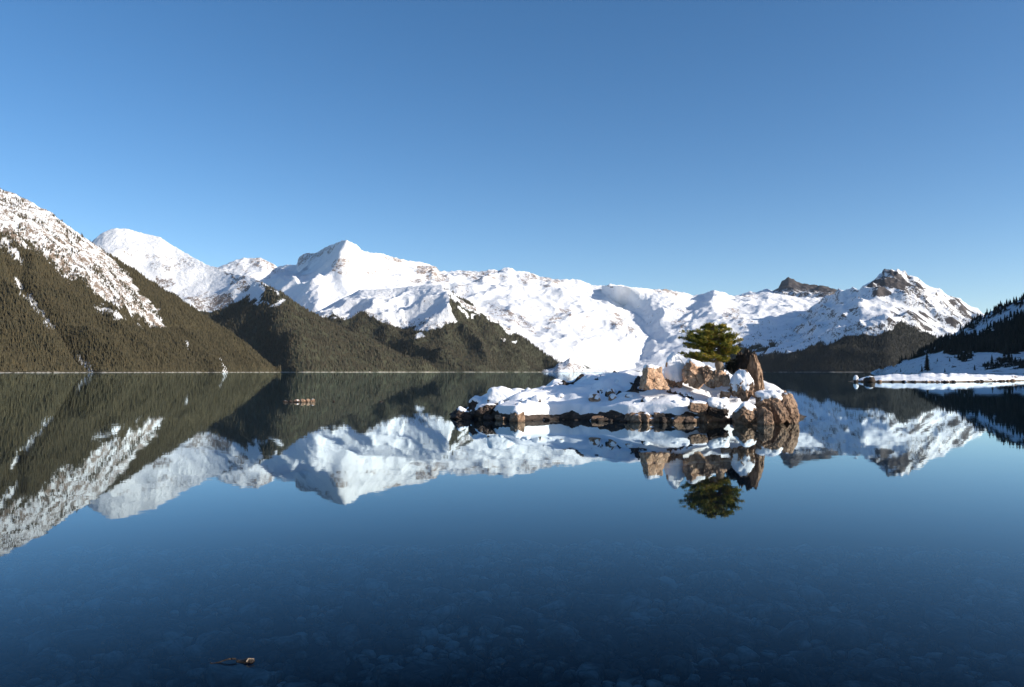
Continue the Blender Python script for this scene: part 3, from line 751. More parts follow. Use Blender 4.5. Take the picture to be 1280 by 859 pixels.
def boulder(px, py0, py1, wpx, Y, label, mat='rock_brown', snow=0.0, kind='angular', seed=1, depth=1.0, yaw=0.0, sub=4,
            lean=0.0, shear=0.0, snow_lo=0.35, name='boulder', cat='boulder', group=None, parent=None, rough=0.12, taper=0.0, sink=0.15, crag=1.0):
    if sub == 4: sub = 5
    """px centre column, py0 top, py1 bottom in the photo; Y depth in metres"""
    k = Y / FPX
    top = P(px, py0, Y); bot = P(px, py1, Y)
    h = top[2] - bot[2]; w = wpx * k
    D, F = ico(sub)
    n, d = rock_radial(seed, kind)
    V = rock_shape(D, n, d, rough, seed * 1.7)
    if sub >= 4:
        off_, edge_ = cells(V, seed)
        V = V * (1 + 0.045 * crag * off_ - 0.085 * crag * (1 - sst(0.0, 0.09, edge_)))[:, None]
    V = V / np.abs(V).max(0)                       # unit box
    V[:, 0] += V[:, 2] * shear
    if taper: V[:, :2] *= (1 - taper * (V[:, 2:3] * 0.5 + 0.5))
    hh = h * (1 + sink) / 2
    sc = np.array([w / 2, w / 2 * depth, hh])
    Rz = np.array([[math.cos(yaw), -math.sin(yaw), 0], [math.sin(yaw), math.cos(yaw), 0], [0, 0, 1]])
    Vr = (V * sc) @ Rz.T
    Vr[:, 2] += h - hh
    loc = (float(top[0]), float(Y), float(bot[2]))
    if snow > 0:
        # vertex normals
        e1 = Vr[F[:, 1]] - Vr[F[:, 0]]; e2 = Vr[F[:, 2]] - Vr[F[:, 0]]; fn = np.cross(e1, e2)
        vn = np.zeros_like(Vr)
        for i in range(3): np.add.at(vn, F[:, i], fn)
        vn /= np.linalg.norm(vn, axis=1)[:, None] + 1e-9
        # smooth normals over neighbours
        for _ in range(8 if sub == 5 else 3):
            acc = vn.copy()
            for a_, b_ in ((0, 1), (1, 2), (2, 0)):
                np.add.at(acc, F[:, a_], vn[F[:, b_]]); np.add.at(acc, F[:, b_], vn[F[:, a_]])
            vn = acc / (np.linalg.norm(acc, axis=1)[:, None] + 1e-9)
        hz = (Vr[:, 2] - Vr[:, 2].min()) / (np.ptp(Vr[:, 2]) + 1e-9)
        q = Vr / max(w, 0.01)
        m = vn[:, 2] * 0.8 + hz * 0.45 + 0.22 * fbm(q[:, 0] * 3 + seed, q[:, 1] * 3, q[:, 2] * 3, 3) - 0.25
        m = sst(snow_lo - 0.07, snow_lo + 0.16, m)
        Vs = Vr.copy()
        # relax for softness
        for _ in range(14 if sub == 5 else 5):
            acc = Vs.copy(); cnt = np.ones(len(Vs))
            for a_, b_ in ((0, 1), (1, 2), (2, 0)):
                np.add.at(acc, F[:, a_], Vs[F[:, b_]]); np.add.at(acc, F[:, b_], Vs[F[:, a_]])
                np.add.at(cnt, F[:, a_], 1); np.add.at(cnt, F[:, b_], 1)
            Vs = acc / cnt[:, None]
        Vs = Vr * (1 - 0.8 * m[:, None]) + Vs * 0.8 * m[:, None]
        lump = 1 + 0.7 * fbm(q[:, 0] * 4 + seed, q[:, 1] * 4, q[:, 2] * 4, 3)
        Vs = Vs + (vn * 0.55 + np.array([0, 0, 0.5])) * (snow * m * lump)[:, None] - vn * (0.03 * w * (1 - m))[:, None]
    if parent is None:
        root = empty(name, loc)
        tag(root, label, cat, group)
        if snow > 0:
            o = mesh_np('rock', Vr, F, M[mat], False, root)
            s = mesh_np('snow_cap', Vs, F, M['snow'], True, root)
        else:
            C.objects.unlink(root); bpy.data.objects.remove(root)
            o = mesh_np(name, Vr, F, M[mat], False); o.location = loc; tag(o, label, cat, group); root = o
        return root
    o = mesh_np(name, Vr, F, M[mat], False, parent); o.location = loc
    if snow > 0:
        mesh_np('snow_cap', Vs, F, M['snow'], True, o)
    return o

# ------------------------------------------------------------------ islet
def wl(px):   # waterline depth
    py = np.interp(px, [555, 575, 600, 645, 700, 780, 850, 930, 985, 1000, 1010], [518, 521, 524, 527, 524.5, 527.5, 528.5, 526.5, 527.5, 525, 520])
    return Ywater(py)
pxs = np.arange(556, 1011, 1.0)
Yw = smooth1(wl(pxs), 6)
def crv(pts): return np.interp(pxs, [a for a, b in pts], [b for a, b in pts])
c2 = crv([(556, 520), (575, 514), (590, 511), (610, 511), (640, 513), (670, 512), (700, 514), (760, 514), (800, 513), (850, 508), (880, 508), (920, 507), (960, 507), (985, 503), (998, 518), (1010, 522)])
c3 = crv([(556, 520), (575, 513), (600, 502), (640, 499), (680, 494), (720, 491), (760, 488), (800, 488), (850, 489), (900, 491), (940, 489), (960, 493), (985, 500), (998, 518), (1010, 522)])
c4 = crv([(556, 519), (575, 512), (590, 505), (610, 497), (630, 494), (650, 491), (670, 487), (690, 481.5), (720, 474), (740, 471), (760, 468.5), (790, 467), (830, 464), (860, 466), (900, 468), (940, 471), (955, 480), (970, 490), (985, 500), (998, 517), (1010, 522)])
L0 = P(pxs, 465.0, Yw - 0.9); L0[:, 2] = -1.2
L1 = P(pxs, 465.0, Yw); L1[:, 2] = -0.05
L2 = P(pxs, c2, Yw + 0.22)
L3 = P(pxs, c3, Yw + 1.5)
L4 = P(pxs, c4, Yw + 3.6)
L5 = P(pxs, 465.0, Yw + 5.6); L5[:, 2] = -1.2
lines = [L0, L1, L2, L3, L4, L5]
rws = [8, 34, 60, 70, 24]
segs = []
for k, n in enumerate(rws):
    tt = np.linspace(0, 1, n, endpoint=False)[:, None, None]
    segs.append(lines[k][None] * (1 - tt) + lines[k + 1][None] * tt)
segs.append(L5[None])
GI_ = np.concatenate(segs, 0)
X, Y, Z = GI_[..., 0], GI_[..., 1], GI_[..., 2]
Zs = Z.copy()
for it in range(4):
    Zs[1:-1] = (Zs[:-2] + 2 * Zs[1:-1] + Zs[2:]) / 4
rn = np.arange(GI_.shape[0])[:, None] / GI_.shape[0]
kk = sst(-0.3, 0.4, Zs)
rockz = Zs + (ridged(X * 0.9, Y * 0.9, 2.0, 6, 0.6) - 0.5) * 0.5 * kk + fbm(X * 3, Y * 3, 1.0, 4) * 0.10 * kk
# blocky terraces
cell = np.floor(perlin(X * 1.1, Y * 1.1, 9.0) * 5) * 0.05
rockz = Zs + (rockz - Zs + cell) * (0.35 + 0.65 * sst(0.2, 0.9, Zs))
G = np.stack([X, Y, rockz], -1)
idx = np.arange(X.size).reshape(X.shape)
FI = np.stack([idx[:-1, :-1], idx[:-1, 1:], idx[1:, 1:], idx[1:, :-1]], -1).reshape(-1, 4)
islet = empty('rocky_islet', (3.6, 28, 0))
tag(islet, 'small snow covered rocky islet carrying one windswept conifer', 'islet', None, 'structure')
o = mesh_np('bedrock', G - np.array([3.6, 28, 0]), FI, M['rock_dark'], False, islet)
sz_ = Zs + 0.03 + (fbm(X * 0.75, Y * 0.75, 5.0, 3) * 0.46 + fbm(X * 2.0, Y * 2.0, 7.0, 3) * 0.24) * (0.25 + 0.75 * sst(0.35, 0.9, Zs))
for it in range(10):
    sz_[1:-1, 1:-1] = (sz_[1:-1, 1:-1] * 2 + sz_[2:, 1:-1] + sz_[:-2, 1:-1] + sz_[1:-1, 2:] + sz_[1:-1, :-2]) / 6
wfr = 1 - sst(0.7, 1.1, Zs)
for it in range(60):
    bl = sz_.copy(); bl[:, 1:-1] = (sz_[:, 1:-1] * 2 + sz_[:, 2:] + sz_[:, :-2]) / 4
    sz_ = sz_ * (1 - wfr) + bl * wfr
vx, vy = topix(X, Y, Zs)
edge = sst(0.28, 0.40, Zs + fbm(X * 1.7, Y * 1.7, 3.0, 2) * 0.30)
hole = sst(0.36, 0.46, fbm(X * 1.3 + 5, Y * 1.3, 13.0, 2))
edge = edge * (1 - hole)
for it in range(12): edge[:, 1:-1] = (edge[:, 1:-1] * 2 + edge[:, 2:] + edge[:, :-2]) / 4
sn = np.where(edge > 0, sz_ + 0.10, rockz) * edge + (rockz - 0.08) * (1 - edge)
o = mesh_np('snow_blanket', np.stack([X, Y, sn], -1) - np.array([3.6, 28, 0]), FI, M['snow'], True, islet)

B = boulder
GB_ = 'boulders on the islet'
B(815, 455.5, 484, 37, 27.6, 'tan block left of the snow hump, lit on its front', 'rock_tan', 0.06, 'block', 5, 0.8, 0.35, snow_lo=0.5, group=GB_, rough=0.14, taper=0.25, crag=1.1)
B(842, 440, 484, 40, 28.2, 'tall snow plastered block between the tan block and the brown boulder', 'rock_brown', 0.10, 'angular', 17, 0.9, 0.5, snow_lo=-0.35, group=GB_, taper=0.45, rough=0.3, shear=-0.1)
B(869, 449, 482, 40, 27.8, 'brown cracked boulder with sloping snow on top, just left of the tree trunk', 'rock_tan', 0.09, 'angular', 8, 0.8, 0.3, snow_lo=0.42, group=GB_, shear=-0.2, rough=0.16, taper=0.15, crag=1.6)
B(886, 456, 482, 20, 27.5, 'dark cracked rock filling the gap between the brown boulder and the trunk foot', 'rock_brown', 0.03, 'angular', 18, 0.9, snow_lo=0.7, group=GB_, crag=1.5)
B(900, 463, 482, 16, 27.4, 'small reddish rock wedged right below the tree trunk', 'rock_tan', 0.0, 'angular', 21, 0.9, group=GB_, crag=1.4)
B(908, 467, 483, 11, 27.2, 'smallest brown rock right of the trunk foot', 'rock_brown', 0.0, 'angular', 25, 0.9, group=GB_)
B(931, 435, 492, 44, 28.5, 'tall dark jagged pinnacle right of the tree', 'rock_dark', 0.0, 'angular', 36, 0.8, -0.3, group=GB_, shear=0.05, taper=0.45, rough=0.28, crag=1.6)
B(946, 437, 496, 26, 28.1, 'narrow sunlit brown slab leaning on the right side of the dark pinnacle', 'rock_brown', 0.0, 'angular', 33, 1.0, 0.5, group=GB_, shear=-0.5, taper=0.5, rough=0.22, crag=1.5)
B(925, 459, 492, 42, 27.0, 'snow smothered hump in front of the dark pinnacle', 'rock_brown', 0.06, 'angular', 47, 0.9, snow_lo=-0.25, group=GB_, rough=0.34, taper=0.4, crag=1.5, shear=0.1, sink=0.35)
B(959, 488, 514, 36, 26.6, 'dark boulder with a thick rounded snow cap near the right end', 'rock_brown', 0.10, 'angular', 52, 0.9, snow_lo=0.3, group=GB_, rough=0.18)
B(985, 490, 531, 33, 26.5, 'big bare tan boulder at the right tip of the islet', 'rock_brown', 0.03, 'angular', 61, 1.0, 0.3, group=GB_, shear=-0.22, rough=0.14, snow_lo=0.8, taper=0.15)
B(974, 500, 529, 18, 26.0, 'narrow brown boulder between the triangular one and the big right tip boulder', 'rock_brown', 0.0, 'angular', 64, 1.0, 0.1, group=GB_, rough=0.14)
B(932, 503, 530, 34, 25.9, 'squat brown boulder at the waterline with a flat snow cap', 'rock_brown', 0.06, 'angular', 72, 0.8, 0.2, snow_lo=0.45, group=GB_, rough=0.2, taper=0.2)
B(956, 508, 531, 26, 25.7, 'triangular bare brown boulder at the waterline', 'rock_brown', 0.0, 'angular', 78, 0.8, -0.2, group=GB_, taper=0.5, shear=0.1)
B(577, 508, 528, 38, 29.0, 'dark boulder forming the left tip of the islet', 'rock_dark', 0.03, 'angular', 81, 0.9, snow_lo=0.55, group=GB_, rough=0.2, taper=0.6, shear=0.25)
B(597, 496, 514, 24, 29.8, 'dark boulder with a small white cap behind the left tip', 'rock_dark', 0.08, 'angular', 86, 0.9, snow_lo=0.25, group=GB_, rough=0.2)
B(628, 486, 512, 44, 29.6, 'broad snow mound on the left part of the islet', 'rock_dark', 0.13, 'angular', 91, 0.9, snow_lo=-0.2, group=GB_, rough=0.2, taper=0.25)
B(647, 506, 531, 25, 27.2, 'rounded brown boulder with a snowy crown at the left waterline', 'rock_brown', 0.05, 'angular', 98, 1.0, snow_lo=0.42, group=GB_, rough=0.1, taper=0.45)
B(872, 501, 514, 26, 26.6, 'flat brown slab sticking out of the snow below the brown cracked boulder', 'rock_brown', 0.04, 'block', 103, 0.8, snow_lo=0.55, group=GB_)
B(898, 498, 520, 30, 26.7, 'blue shaded snow lump above the waterline right of the flat slab', 'rock_dark', 0.09, 'angular', 107, 0.8, snow_lo=0.05, group=GB_, rough=0.2)
B(907, 488, 498, 14, 27.0, 'small brown rock poking out of the upper snow', 'rock_brown', 0.02, 'angular', 110, 0.8, group=GB_, snow_lo=0.6)
B(608, 505, 524, 34, 28.8, 'dark craggy rock mass between the left tip and the broad snow mound', 'rock_dark', 0.05, 'angular', 116, 0.9, snow_lo=0.4, group=GB_, rough=0.2)
# shore stones, children of the islet
rs = random.Random(5)
for i in range(120):
    px = rs.uniform(566, 992)
    if i < 36: px = rs.uniform(785, 905)
    Yb = float(np.interp(px, pxs, Yw)) + rs.uniform(-0.12, 0.25)
    wpx = rs.choice((rs.uniform(5, 11), rs.uniform(8, 22)))
    hp = wpx * (rs.uniform(0.45, 0.9) if px > 785 else rs.uniform(0.3, 0.6))
    pyb = 429.5 + FPX * math.tan(math.atan(CAM_H / Yb) + TH) + 2
    m = 'rock_brown' if rs.random() < (0.85 if px > 785 else 0.2) else 'rock_dark'
    sn_ = 0.03 if rs.random() < (0.35 if px > 785 else 0.08) else 0
    o = B(px, pyb - hp, pyb, wpx, Yb, None, m, sn_, 'block' if i % 2 else 'angular', 200 + i, rs.uniform(0.7, 1.1), rs.uniform(-1, 1), sub=3, name='stone', parent=islet, snow_lo=0.6, rough=0.22, taper=0.25, shear=rs.uniform(-0.3, 0.3))
    o.location.x -= 3.6; o.location.y -= 28
# rocks showing through the snow higher up, children of the islet too
rs = random.Random(21)
for i in range(64):
    ci = rs.randint(30, len(pxs) - 30)
    ri = rs.randint(52, 150) if i % 3 else rs.randint(44, 80)
    x_, y_, z_ = float(X[ri, ci]), float(Y[ri, ci]), float(Zs[ri, ci])
    if z_ < 0.45: continue
    qx, qy = topix(x_, y_, z_)
    wq = rs.choice((rs.uniform(5, 10), rs.uniform(9, 20))); hq = wq * rs.uniform(0.35, 0.6)
    o = B(float(qx), float(qy) - hq, float(qy) + 1.5, wq, y_, None, rs.choice(('rock_brown', 'rock_dark', 'rock_brown')), rs.uniform(0.04, 0.09), 'angular', 700 + i, rs.uniform(0.7, 1.1), rs.uniform(-1, 1), sub=3, name='stone', parent=islet,
          snow_lo=rs.uniform(0.05, 0.5), rough=0.2, taper=0.25, sink=0.8)
    o.location.x -= 3.6; o.location.y -= 28
# fallen logs at the waterline
t = NT('bleached_wood')
p = t.coord('Object')
mp = t.n('ShaderNodeMapping'); mp.inputs['Scale'].default_value = (3, 30, 30); t.l(p, mp.inputs['Vector'])
n = t.noise(2, 5, 0.6, mp.outputs[0])
M['driftwood'] = t.done(t.principled(t.mix(n, (0.30, 0.26, 0.21), (0.52, 0.48, 0.42)), 0.8, t.bump(n, 0.6, 0.01)))
t = NT('bark')
p = t.coord('Object')
n = t.noise(9, 6, 0.7, p)
M['bark'] = t.done(t.principled(t.mix(n, (0.10, 0.075, 0.055), (0.34, 0.27, 0.21)), 0.9, t.bump(n, 1.0, 0.04)))

def tube_np(pts, rad, seg=8):
    pts = np.asarray(pts, float); n = len(pts)
    T = np.gradient(pts, axis=0); T /= np.linalg.norm(T, axis=1)[:, None] + 1e-9
    up = np.array([0.13, 0.31, 0.94]); A = np.cross(T, up); A /= np.linalg.norm(A, axis=1)[:, None] + 1e-9
    Bn = np.cross(T, A)
    ang = np.linspace(0, 2 * math.pi, seg, endpoint=False)
    rad = np.asarray(rad, float)
    V = pts[:, None] + rad[:, None, None] * (np.cos(ang)[None, :, None] * A[:, None] + np.sin(ang)[None, :, None] * Bn[:, None])
    V = V.reshape(-1, 3)
    F = []
    for i in range(n - 1):
        for j in range(seg):
            F.append((i * seg + j, i * seg + (j + 1) % seg, (i + 1) * seg + (j + 1) % seg, (i + 1) * seg + j))
    return V, np.array(F)
def merge(parts):
    Vs, Fs, off = [], [], 0
    for V, F in parts:
        Vs.append(V); Fs.append(np.asarray(F) + off); off += len(V)
    return np.concatenate(Vs), np.concatenate(Fs)

for (a, b_, y0, y1, lab) in ((660, 719, 524.5, 523.5, 'long pale driftwood log at the waterline under the left snow'), (820, 882, 528, 527.5, 'pale driftwood log at the waterline below the tree')):
    A_ = P(a, 465, Ywater(y0)); B_ = P(b_, 465, Ywater(y1)); A_[2] = B_[2] = 0.035
    tt = np.linspace(0, 1, 14)[:, None]
    pts = (B_ - A_) * tt; pts[:, 2] += 0.02 * np.sin(tt[:, 0] * 5); pts[:, 1] += 0.05 * np.sin(tt[:, 0] * 4)
    V, F = tube_np(pts, 0.055 * (1 - 0.55 * tt[:, 0]) + 0.008 * np.sin(tt[:, 0] * 23), 8)
    st, sf = tube_np([pts[5], pts[5] + [0.08, -0.02, 0.12], pts[5] + [0.13, -0.04, 0.2]], [0.02, 0.014, 0.005], 6)
    V, F = merge([(V, F), (st, sf)])
    o = mesh_np('driftwood_log', V, F, M['driftwood']); o.location = A_
    tag(o, lab, 'log', 'driftwood logs along the islet')

# ------------------------------------------------------------------ windswept conifer
t = NT('hemlock_needles')
n = t.noise(5.0, 3, 0.6, t.pos()); n2 = t.noise(40, 2, 0.6, t.pos())
col = t.ramp(t.math('ADD', t.math('MULTIPLY', n, 0.75), t.math('MULTIPLY', n2, 0.25)), [(0.34, (0.04, 0.065, 0.013)), (0.5, (0.17, 0.18, 0.028)), (0.64, (0.50, 0.33, 0.05))])
pb = t.principled(col, 0.6, None, 0.25)
tl = t.n('ShaderNodeBsdfTranslucent'); t.l(col, tl.inputs[0])
ms = t.n('ShaderNodeMixShader'); ms.inputs[0].default_value = 0.25
t.l(pb, ms.inputs[1]); t.l(tl.outputs[0], ms.inputs[2])
M['tree_needles'] = t.done(ms.outputs[0])

def wind_tree():
    YT = 28.4
    rng = np.random.default_rng(12)
    base = P(899, 474, YT)
    tp = [(0, 474), (1.5, 462), (-1, 450), (0.5, 438), (-2, 426), (-5, 414), (-7, 405)]
    pts = np.array([P(899 + dx, py, YT) for dx, py in tp]) - base
    pts[:, 1] += [0, .02, .05, .02, -.03, -.05, -.03]
    fine = np.linspace(0, 1, 25); pp = np.stack([np.interp(fine, np.linspace(0, 1, 7), pts[:, i]) for i in range(3)], 1)
    root = empty('windswept_conifer', base)
    tag(root, 'windswept green conifer growing from the top rocks of the islet', 'tree')
    rad = np.interp(fine, [0, 0.12, 0.3, 0.6, 1], [0.24, 0.17, 0.12, 0.065, 0.012]) * (1 + 0.12 * np.sin(fine * 31))
    V, F = tube_np(pp, rad, 12)
    nz = fbm(V[:, 0] * 9, V[:, 1] * 9, V[:, 2] * 5, 3)
    V[:, 0] += nz * 0.03; V[:, 1] += nz * 0.03
    # gnarled roots joined to the trunk
    parts = [(V, F)]
    for a in np.linspace(0, 2 * math.pi, 6, endpoint=False) + 0.3:
        d = np.array([math.cos(a), math.sin(a) * 0.8, 0])
        r_ = [d * 0.05 + [0, 0, 0.22], d * 0.16 + [0, 0, 0.09], d * 0.30 + [0, 0, -0.02], d * 0.46 + [0, 0, -0.14]]
        parts.append(tube_np(r_, [0.07, 0.06, 0.045, 0.02], 8))
    V, F = merge(parts)
    mesh_np('trunk', V, F, M['bark'], True, root)
    kpx = YT / FPX
    H = [(452, 30, 8), (445, 40, 17), (436, 42, 24), (428, 43, 26), (420, 44, 27), (414, 31, 24), (409, 21, 18), (404, 9, 9)]   # row, left reach, right reach in px
    needles_V, needles_F = [], []
    voff = 0
    def tuft(c, d, size, nn=11):
        nonlocal voff
        d = d / (np.linalg.norm(d) + 1e-9)
        az = rng.normal(size=(nn, 3)); az[:, 2] *= 0.8
        dirs = d * 0.7 + az * 0.6; dirs[:, 2] += 0.12
        dirs /= np.linalg.norm(dirs, axis=1)[:, None]
        ln = size * rng.uniform(0.6, 1.15, nn)
        side = np.cross(dirs, rng.normal(size=(nn, 3))); side /= np.linalg.norm(side, axis=1)[:, None]
        st = c + rng.normal(size=(nn, 3)) * size * 0.25
        w = 0.009
        A = st - side * w; Bv = st + side * w; Cv = st + dirs * ln[:, None]
        v = np.stack([A, Bv, Cv], 1).reshape(-1, 3)
        needles_V.append(v); needles_F.append(np.arange(len(v)).reshape(-1, 3) + voff); voff += len(v)
    nl = 0
    for li in range(112):
        py = 405 + 46 * (li / 111.0) ** 0.9 + rng.uniform(-1, 1)
        Lp = np.interp(py, [h[0] for h in H][::-1], [h[1] for h in H][::-1]) * kpx
        Rp = np.interp(py, [h[0] for h in H][::-1], [h[2] for h in H][::-1]) * kpx
        a = rng.uniform(0, 2 * math.pi) if li % 3 else rng.choice([math.pi + rng.uniform(-0.6, .6), rng.uniform(-0.6, .6)])
        cx = math.cos(a)
        reach = (Lp if cx < 0 else Rp) * abs(cx) + 0.8 * 0.5 * (Lp + Rp) * (1 - abs(cx))
        reach *= rng.uniform(0.5, 1.16)
        zz = float(P(899, py, YT)[2] - base[2])
        tz = np.clip(zz / pp[-1, 2], 0, 1)
        start = np.array([np.interp(tz, fine, pp[:, 0]), np.interp(tz, fine, pp[:, 1]), min(zz, pp[-1, 2]) - 0.05 * reach])
        d = np.array([math.cos(a), math.sin(a), 0])
        s = np.linspace(0, 1, 8)
        rise = rng.uniform(-0.12, 0.30 if py > 414 else 0.1)
        cur = start + d * reach * s[:, None]
        cur[:, 2] += reach * (rise * s - 0.25 * s * (1 - s)) + 0.02 * np.sin(s * 7 + li)
        perp = np.array([-d[1], d[0], 0])
        cur += perp * (0.05 * np.sin(s * 4 + li))[:, None] * reach
        V, F = tube_np(cur, 0.022 * (1 - 0.8 * s) * (0.5 + reach), 6)
        mesh_np('branch', V, F, M['bark'], True, root)
        # side twigs with needle tufts
        nt = int(9 + reach * 19)
        for q in range(nt):
            sq = rng.uniform(0.22, 1.0)
            c0 = np.array([np.interp(sq, s, cur[:, i]) for i in range(3)])
            sd = perp * rng.choice([-1, 1]) + d * rng.uniform(0.3, 1.1)
            sd /= np.linalg.norm(sd)
            tl_ = rng.uniform(0.06, 0.24) * (1.15 - 0.6 * sq) * (0.5 + reach)
            for w_ in np.linspace(0.15, 1, max(2, int(tl_ / 0.05))):
                c = c0 + sd * tl_ * w_ + np.array([0, 0, rng.uniform(-0.025, 0.045)])
                tuft(c, sd, 0.062)
        for w_ in range(3):
            tuft(cur[-1] + rng.normal(size=3) * 0.02, d, 0.07, 12)
    V = np.concatenate(needles_V); F = np.concatenate(needles_F)
    o = mesh_np('foliage', V, F, M['tree_needles'], False, root)
    o['kind'] = 'stuff'
    print('tree tris', len(F))
wind_tree()

def low_shrub(px, py0, py1, wpx, Y, label, seed, dark=True):
    rng = np.random.default_rng(seed)
    b0 = P(px, py1, Y); h = P(px, py0, Y)[2] - b0[2]; w = wpx * Y / FPX
    root = empty('juniper_shrub', b0); tag(root, label, 'shrub', 'low shrubs round the tree foot')
    VV, FF, off = [], [], 0
    for i in range(16):
        a = rng.uniform(0, 6.28); r = rng.uniform(0.3, 1) * w / 2
        s = np.linspace(0, 1, 5)
        cur = np.stack([math.cos(a) * r * s, math.sin(a) * r * s * 0.7, h * rng.uniform(0.4, 1) * s ** 0.7], 1)
        V, F = tube_np(cur, 0.012 * (1 - .7 * s), 5)
        mesh_np('branch', V, F, M['bark'], True, root)
        for k in range(42):
            t_ = rng.uniform(0.3, 1)
            c = np.array([np.interp(t_, s, cur[:, j]) for j in range(3)]) + rng.normal(size=3) * 0.045
            n = 9
            dr = rng.normal(size=(n, 3)); dr[:, 2] += 0.5; dr /= np.linalg.norm(dr, axis=1)[:, None]
            sd = np.cross(dr, rng.normal(size=(n, 3))); sd /= np.linalg.norm(sd, axis=1)[:, None]
            v = np.stack([c - sd * .008, c + sd * .008, c + dr * 0.055], 1).reshape(-1, 3)
            VV.append(v); FF.append(np.arange(len(v)).reshape(-1, 3) + off); off += len(v)
    o = mesh_np('foliage', np.concatenate(VV), np.concatenate(FF), M['needles_dark'] if dark else M['tree_needles'], False, root)
    o['kind'] = 'stuff'
low_shrub(914, 448, 468, 24, 28.6, 'dark low juniper between the trunk and the pinnacle', 5)

# ------------------------------------------------------------------ small rocks off to the left
GR = 'little rocks in the open water on the left'
Yc = Ywater(503)
for (px, w, h, mt, sn_, lab) in ((357, 7, 2.5, 'rock_dark', 0.015, 'flat leftmost stone of the little row, with a trace of snow'),
                                  (363, 8, 3.2, 'rock_dark', 0.0, 'small dark stone second from the left in the little row'),
                                  (371, 11, 4, 'rock_brown', 0.012, 'dark stone in the middle of the little row'),
                                  (378, 9, 5, 'rock_brown', 0.0, 'brown stone right of the middle of the little row'),
                                  (385, 10, 4.5, 'rock_brown', 0.0, 'warm brown stone second from the right in the little row'),
                                  (391, 8, 4.5, 'rock_brown', 0.02, 'snow dusted stone at the right end of the little row')):
    B(px, 503 - h, 504, w, Yc + (px % 3) * 0.15, lab, mt, sn_, 'angular', int(px), 0.8, group=GR, sub=3, snow_lo=0.6, name='stone', cat='stone', rough=0.25, taper=0.3)
B(417, 500.5, 504, 3, Ywater(502.5), 'single dark speck of stone right of the little row', 'rock_dark', 0, 'angular', 5, 1, sub=2, name='stone', cat='stone', group=GR)
B(476, 501, 504.5, 4.5, Ywater(502.5), 'lone dark stone awash farther right of the little row', 'rock_dark', 0, 'angular', 9, 1, sub=2, name='stone', cat='stone', group=GR)

# ------------------------------------------------------------------ foreground driftwood
loc = P(310, 465, Ywater(827)); loc[2] = 0.0
root = empty('driftwood_chunk', loc); tag(root, 'dark soaked chunk of driftwood with a thin twig floating in the foreground', 'driftwood')
D, F = ico(3)
n, d = rock_radial(5, 'angular'); V = rock_shape(D, n, d, 0.22, 3.3); V = V / np.abs(V).max(0) * np.array([0.058, 0.028, 0.011])
V[:, 2] += 0.002 + 0.006 * np.sin(V[:, 0] * 60)
mesh_np('wood', V, F, M['rock_dark'], False, root)
s = np.linspace(0, 1, 8)
V, F = tube_np(np.stack([-0.05 - 0.14 * s, 0.0 - 0.03 * s, 0.012 * (1 - s) + 0.006 * np.sin(s * 6) + 0.003], 1), 0.006 * (1 - 0.5 * s), 6)
mesh_np('twig', V, F, M['rock_dark'], True, root)
V, F = tube_np(np.array([[0.02, -0.03, 0.01], [0.03, -0.02, 0.024], [0.06, -0.01, 0.018]]), [0.005, 0.004, 0.003], 6)
mesh_np('twig', V, F, M['bark'], True, root)

# ------------------------------------------------------------------ snowy spit on the right
px = np.arange(1060, 1560, 1.5)
Yf = np.interp(px, [1060, 1076, 1100, 1180, 1240, 1290, 1560], [140, 137, 134, 132, 140, 158, 190])
wtop = np.interp(px, [1060, 1070, 1080, 1110, 1180, 1230, 1280, 1560], [0.0, 0.3, 0.7, 1.15, 1.45, 1.2, 0.75, 1.2]) * (1 + 0.3 * fbm(px / 12, 0.3, 0.1, 5))
rows_ = [(-6, -1.0), (0, -0.05), (0.7, 0.18), (3, 0.62), (9, 0.95), (16, 1.0), (24, 0.7), (34, -0.05), (40, -1)]
rr = []
for i in range(len(rows_) - 1):
    (a0, z0), (a1, z1) = rows_[i], rows_[i + 1]
    for q in np.linspace(0, 1, 8, endpoint=False): rr.append((a0 + (a1 - a0) * q, z0 + (z1 - z0) * q))
rr.append(rows_[-1])
wid = np.interp(px, [1060, 1075, 1110, 1560], [0.1, 0.35, 1, 1])
GS = np.zeros((len(rr), len(px), 3))
for i, (dy, z) in enumerate(rr):
    Yy = Yf + dy * wid
    GS[i, :, 0] = Yy * (px - 640) / FPX; GS[i, :, 1] = Yy
    GS[i, :, 2] = np.where(z > 0, z * wtop, z)
kz = sst(0.1, 0.6, GS[..., 2])
GS[..., 2] += kz * (fbm(GS[..., 0] / 3, GS[..., 1] / 3, 4, 4) * 0.35)
idx = np.arange(GS.shape[0] * GS.shape[1]).reshape(GS.shape[:2])
F = np.stack([idx[:-1, :-1], idx[:-1, 1:], idx[1:, 1:], idx[1:, :-1]], -1).reshape(-1, 4)
t = NT('spit_snow')
p = t.pos(); sz = t.n('ShaderNodeSeparateXYZ'); t.l(p, sz.inputs[0])
n1 = t.noise(0.9, 6, 0.65, p)
m = t.math('MULTIPLY', t.math('SUBTRACT', t.math('MULTIPLY_ADD', n1, 0.5, 0.0), sz.outputs[2]), 10, clamp=True)
spm = t.done(t.principled(t.mix(m, SNOW, t.mix(t.noise(5, 3, 0.6, p), (0.05, 0.04, 0.03), (0.22, 0.17, 0.12))), 0.8, t.bump(n1, 0.5, 0.3)))
spit = mesh_np('gravel_spit', GS.reshape(-1, 3), F, spm, True)
tag(spit, 'low bright snow covered spit reaching in from the right shore', 'spit', None, 'structure')
B(1069.5, 470, 478, 6, 134, 'isolated snow capped boulder just off the left end of the spit', 'rock_dark', 0.2, 'angular', 7, 1, snow_lo=-0.1, sub=3, name='boulder')
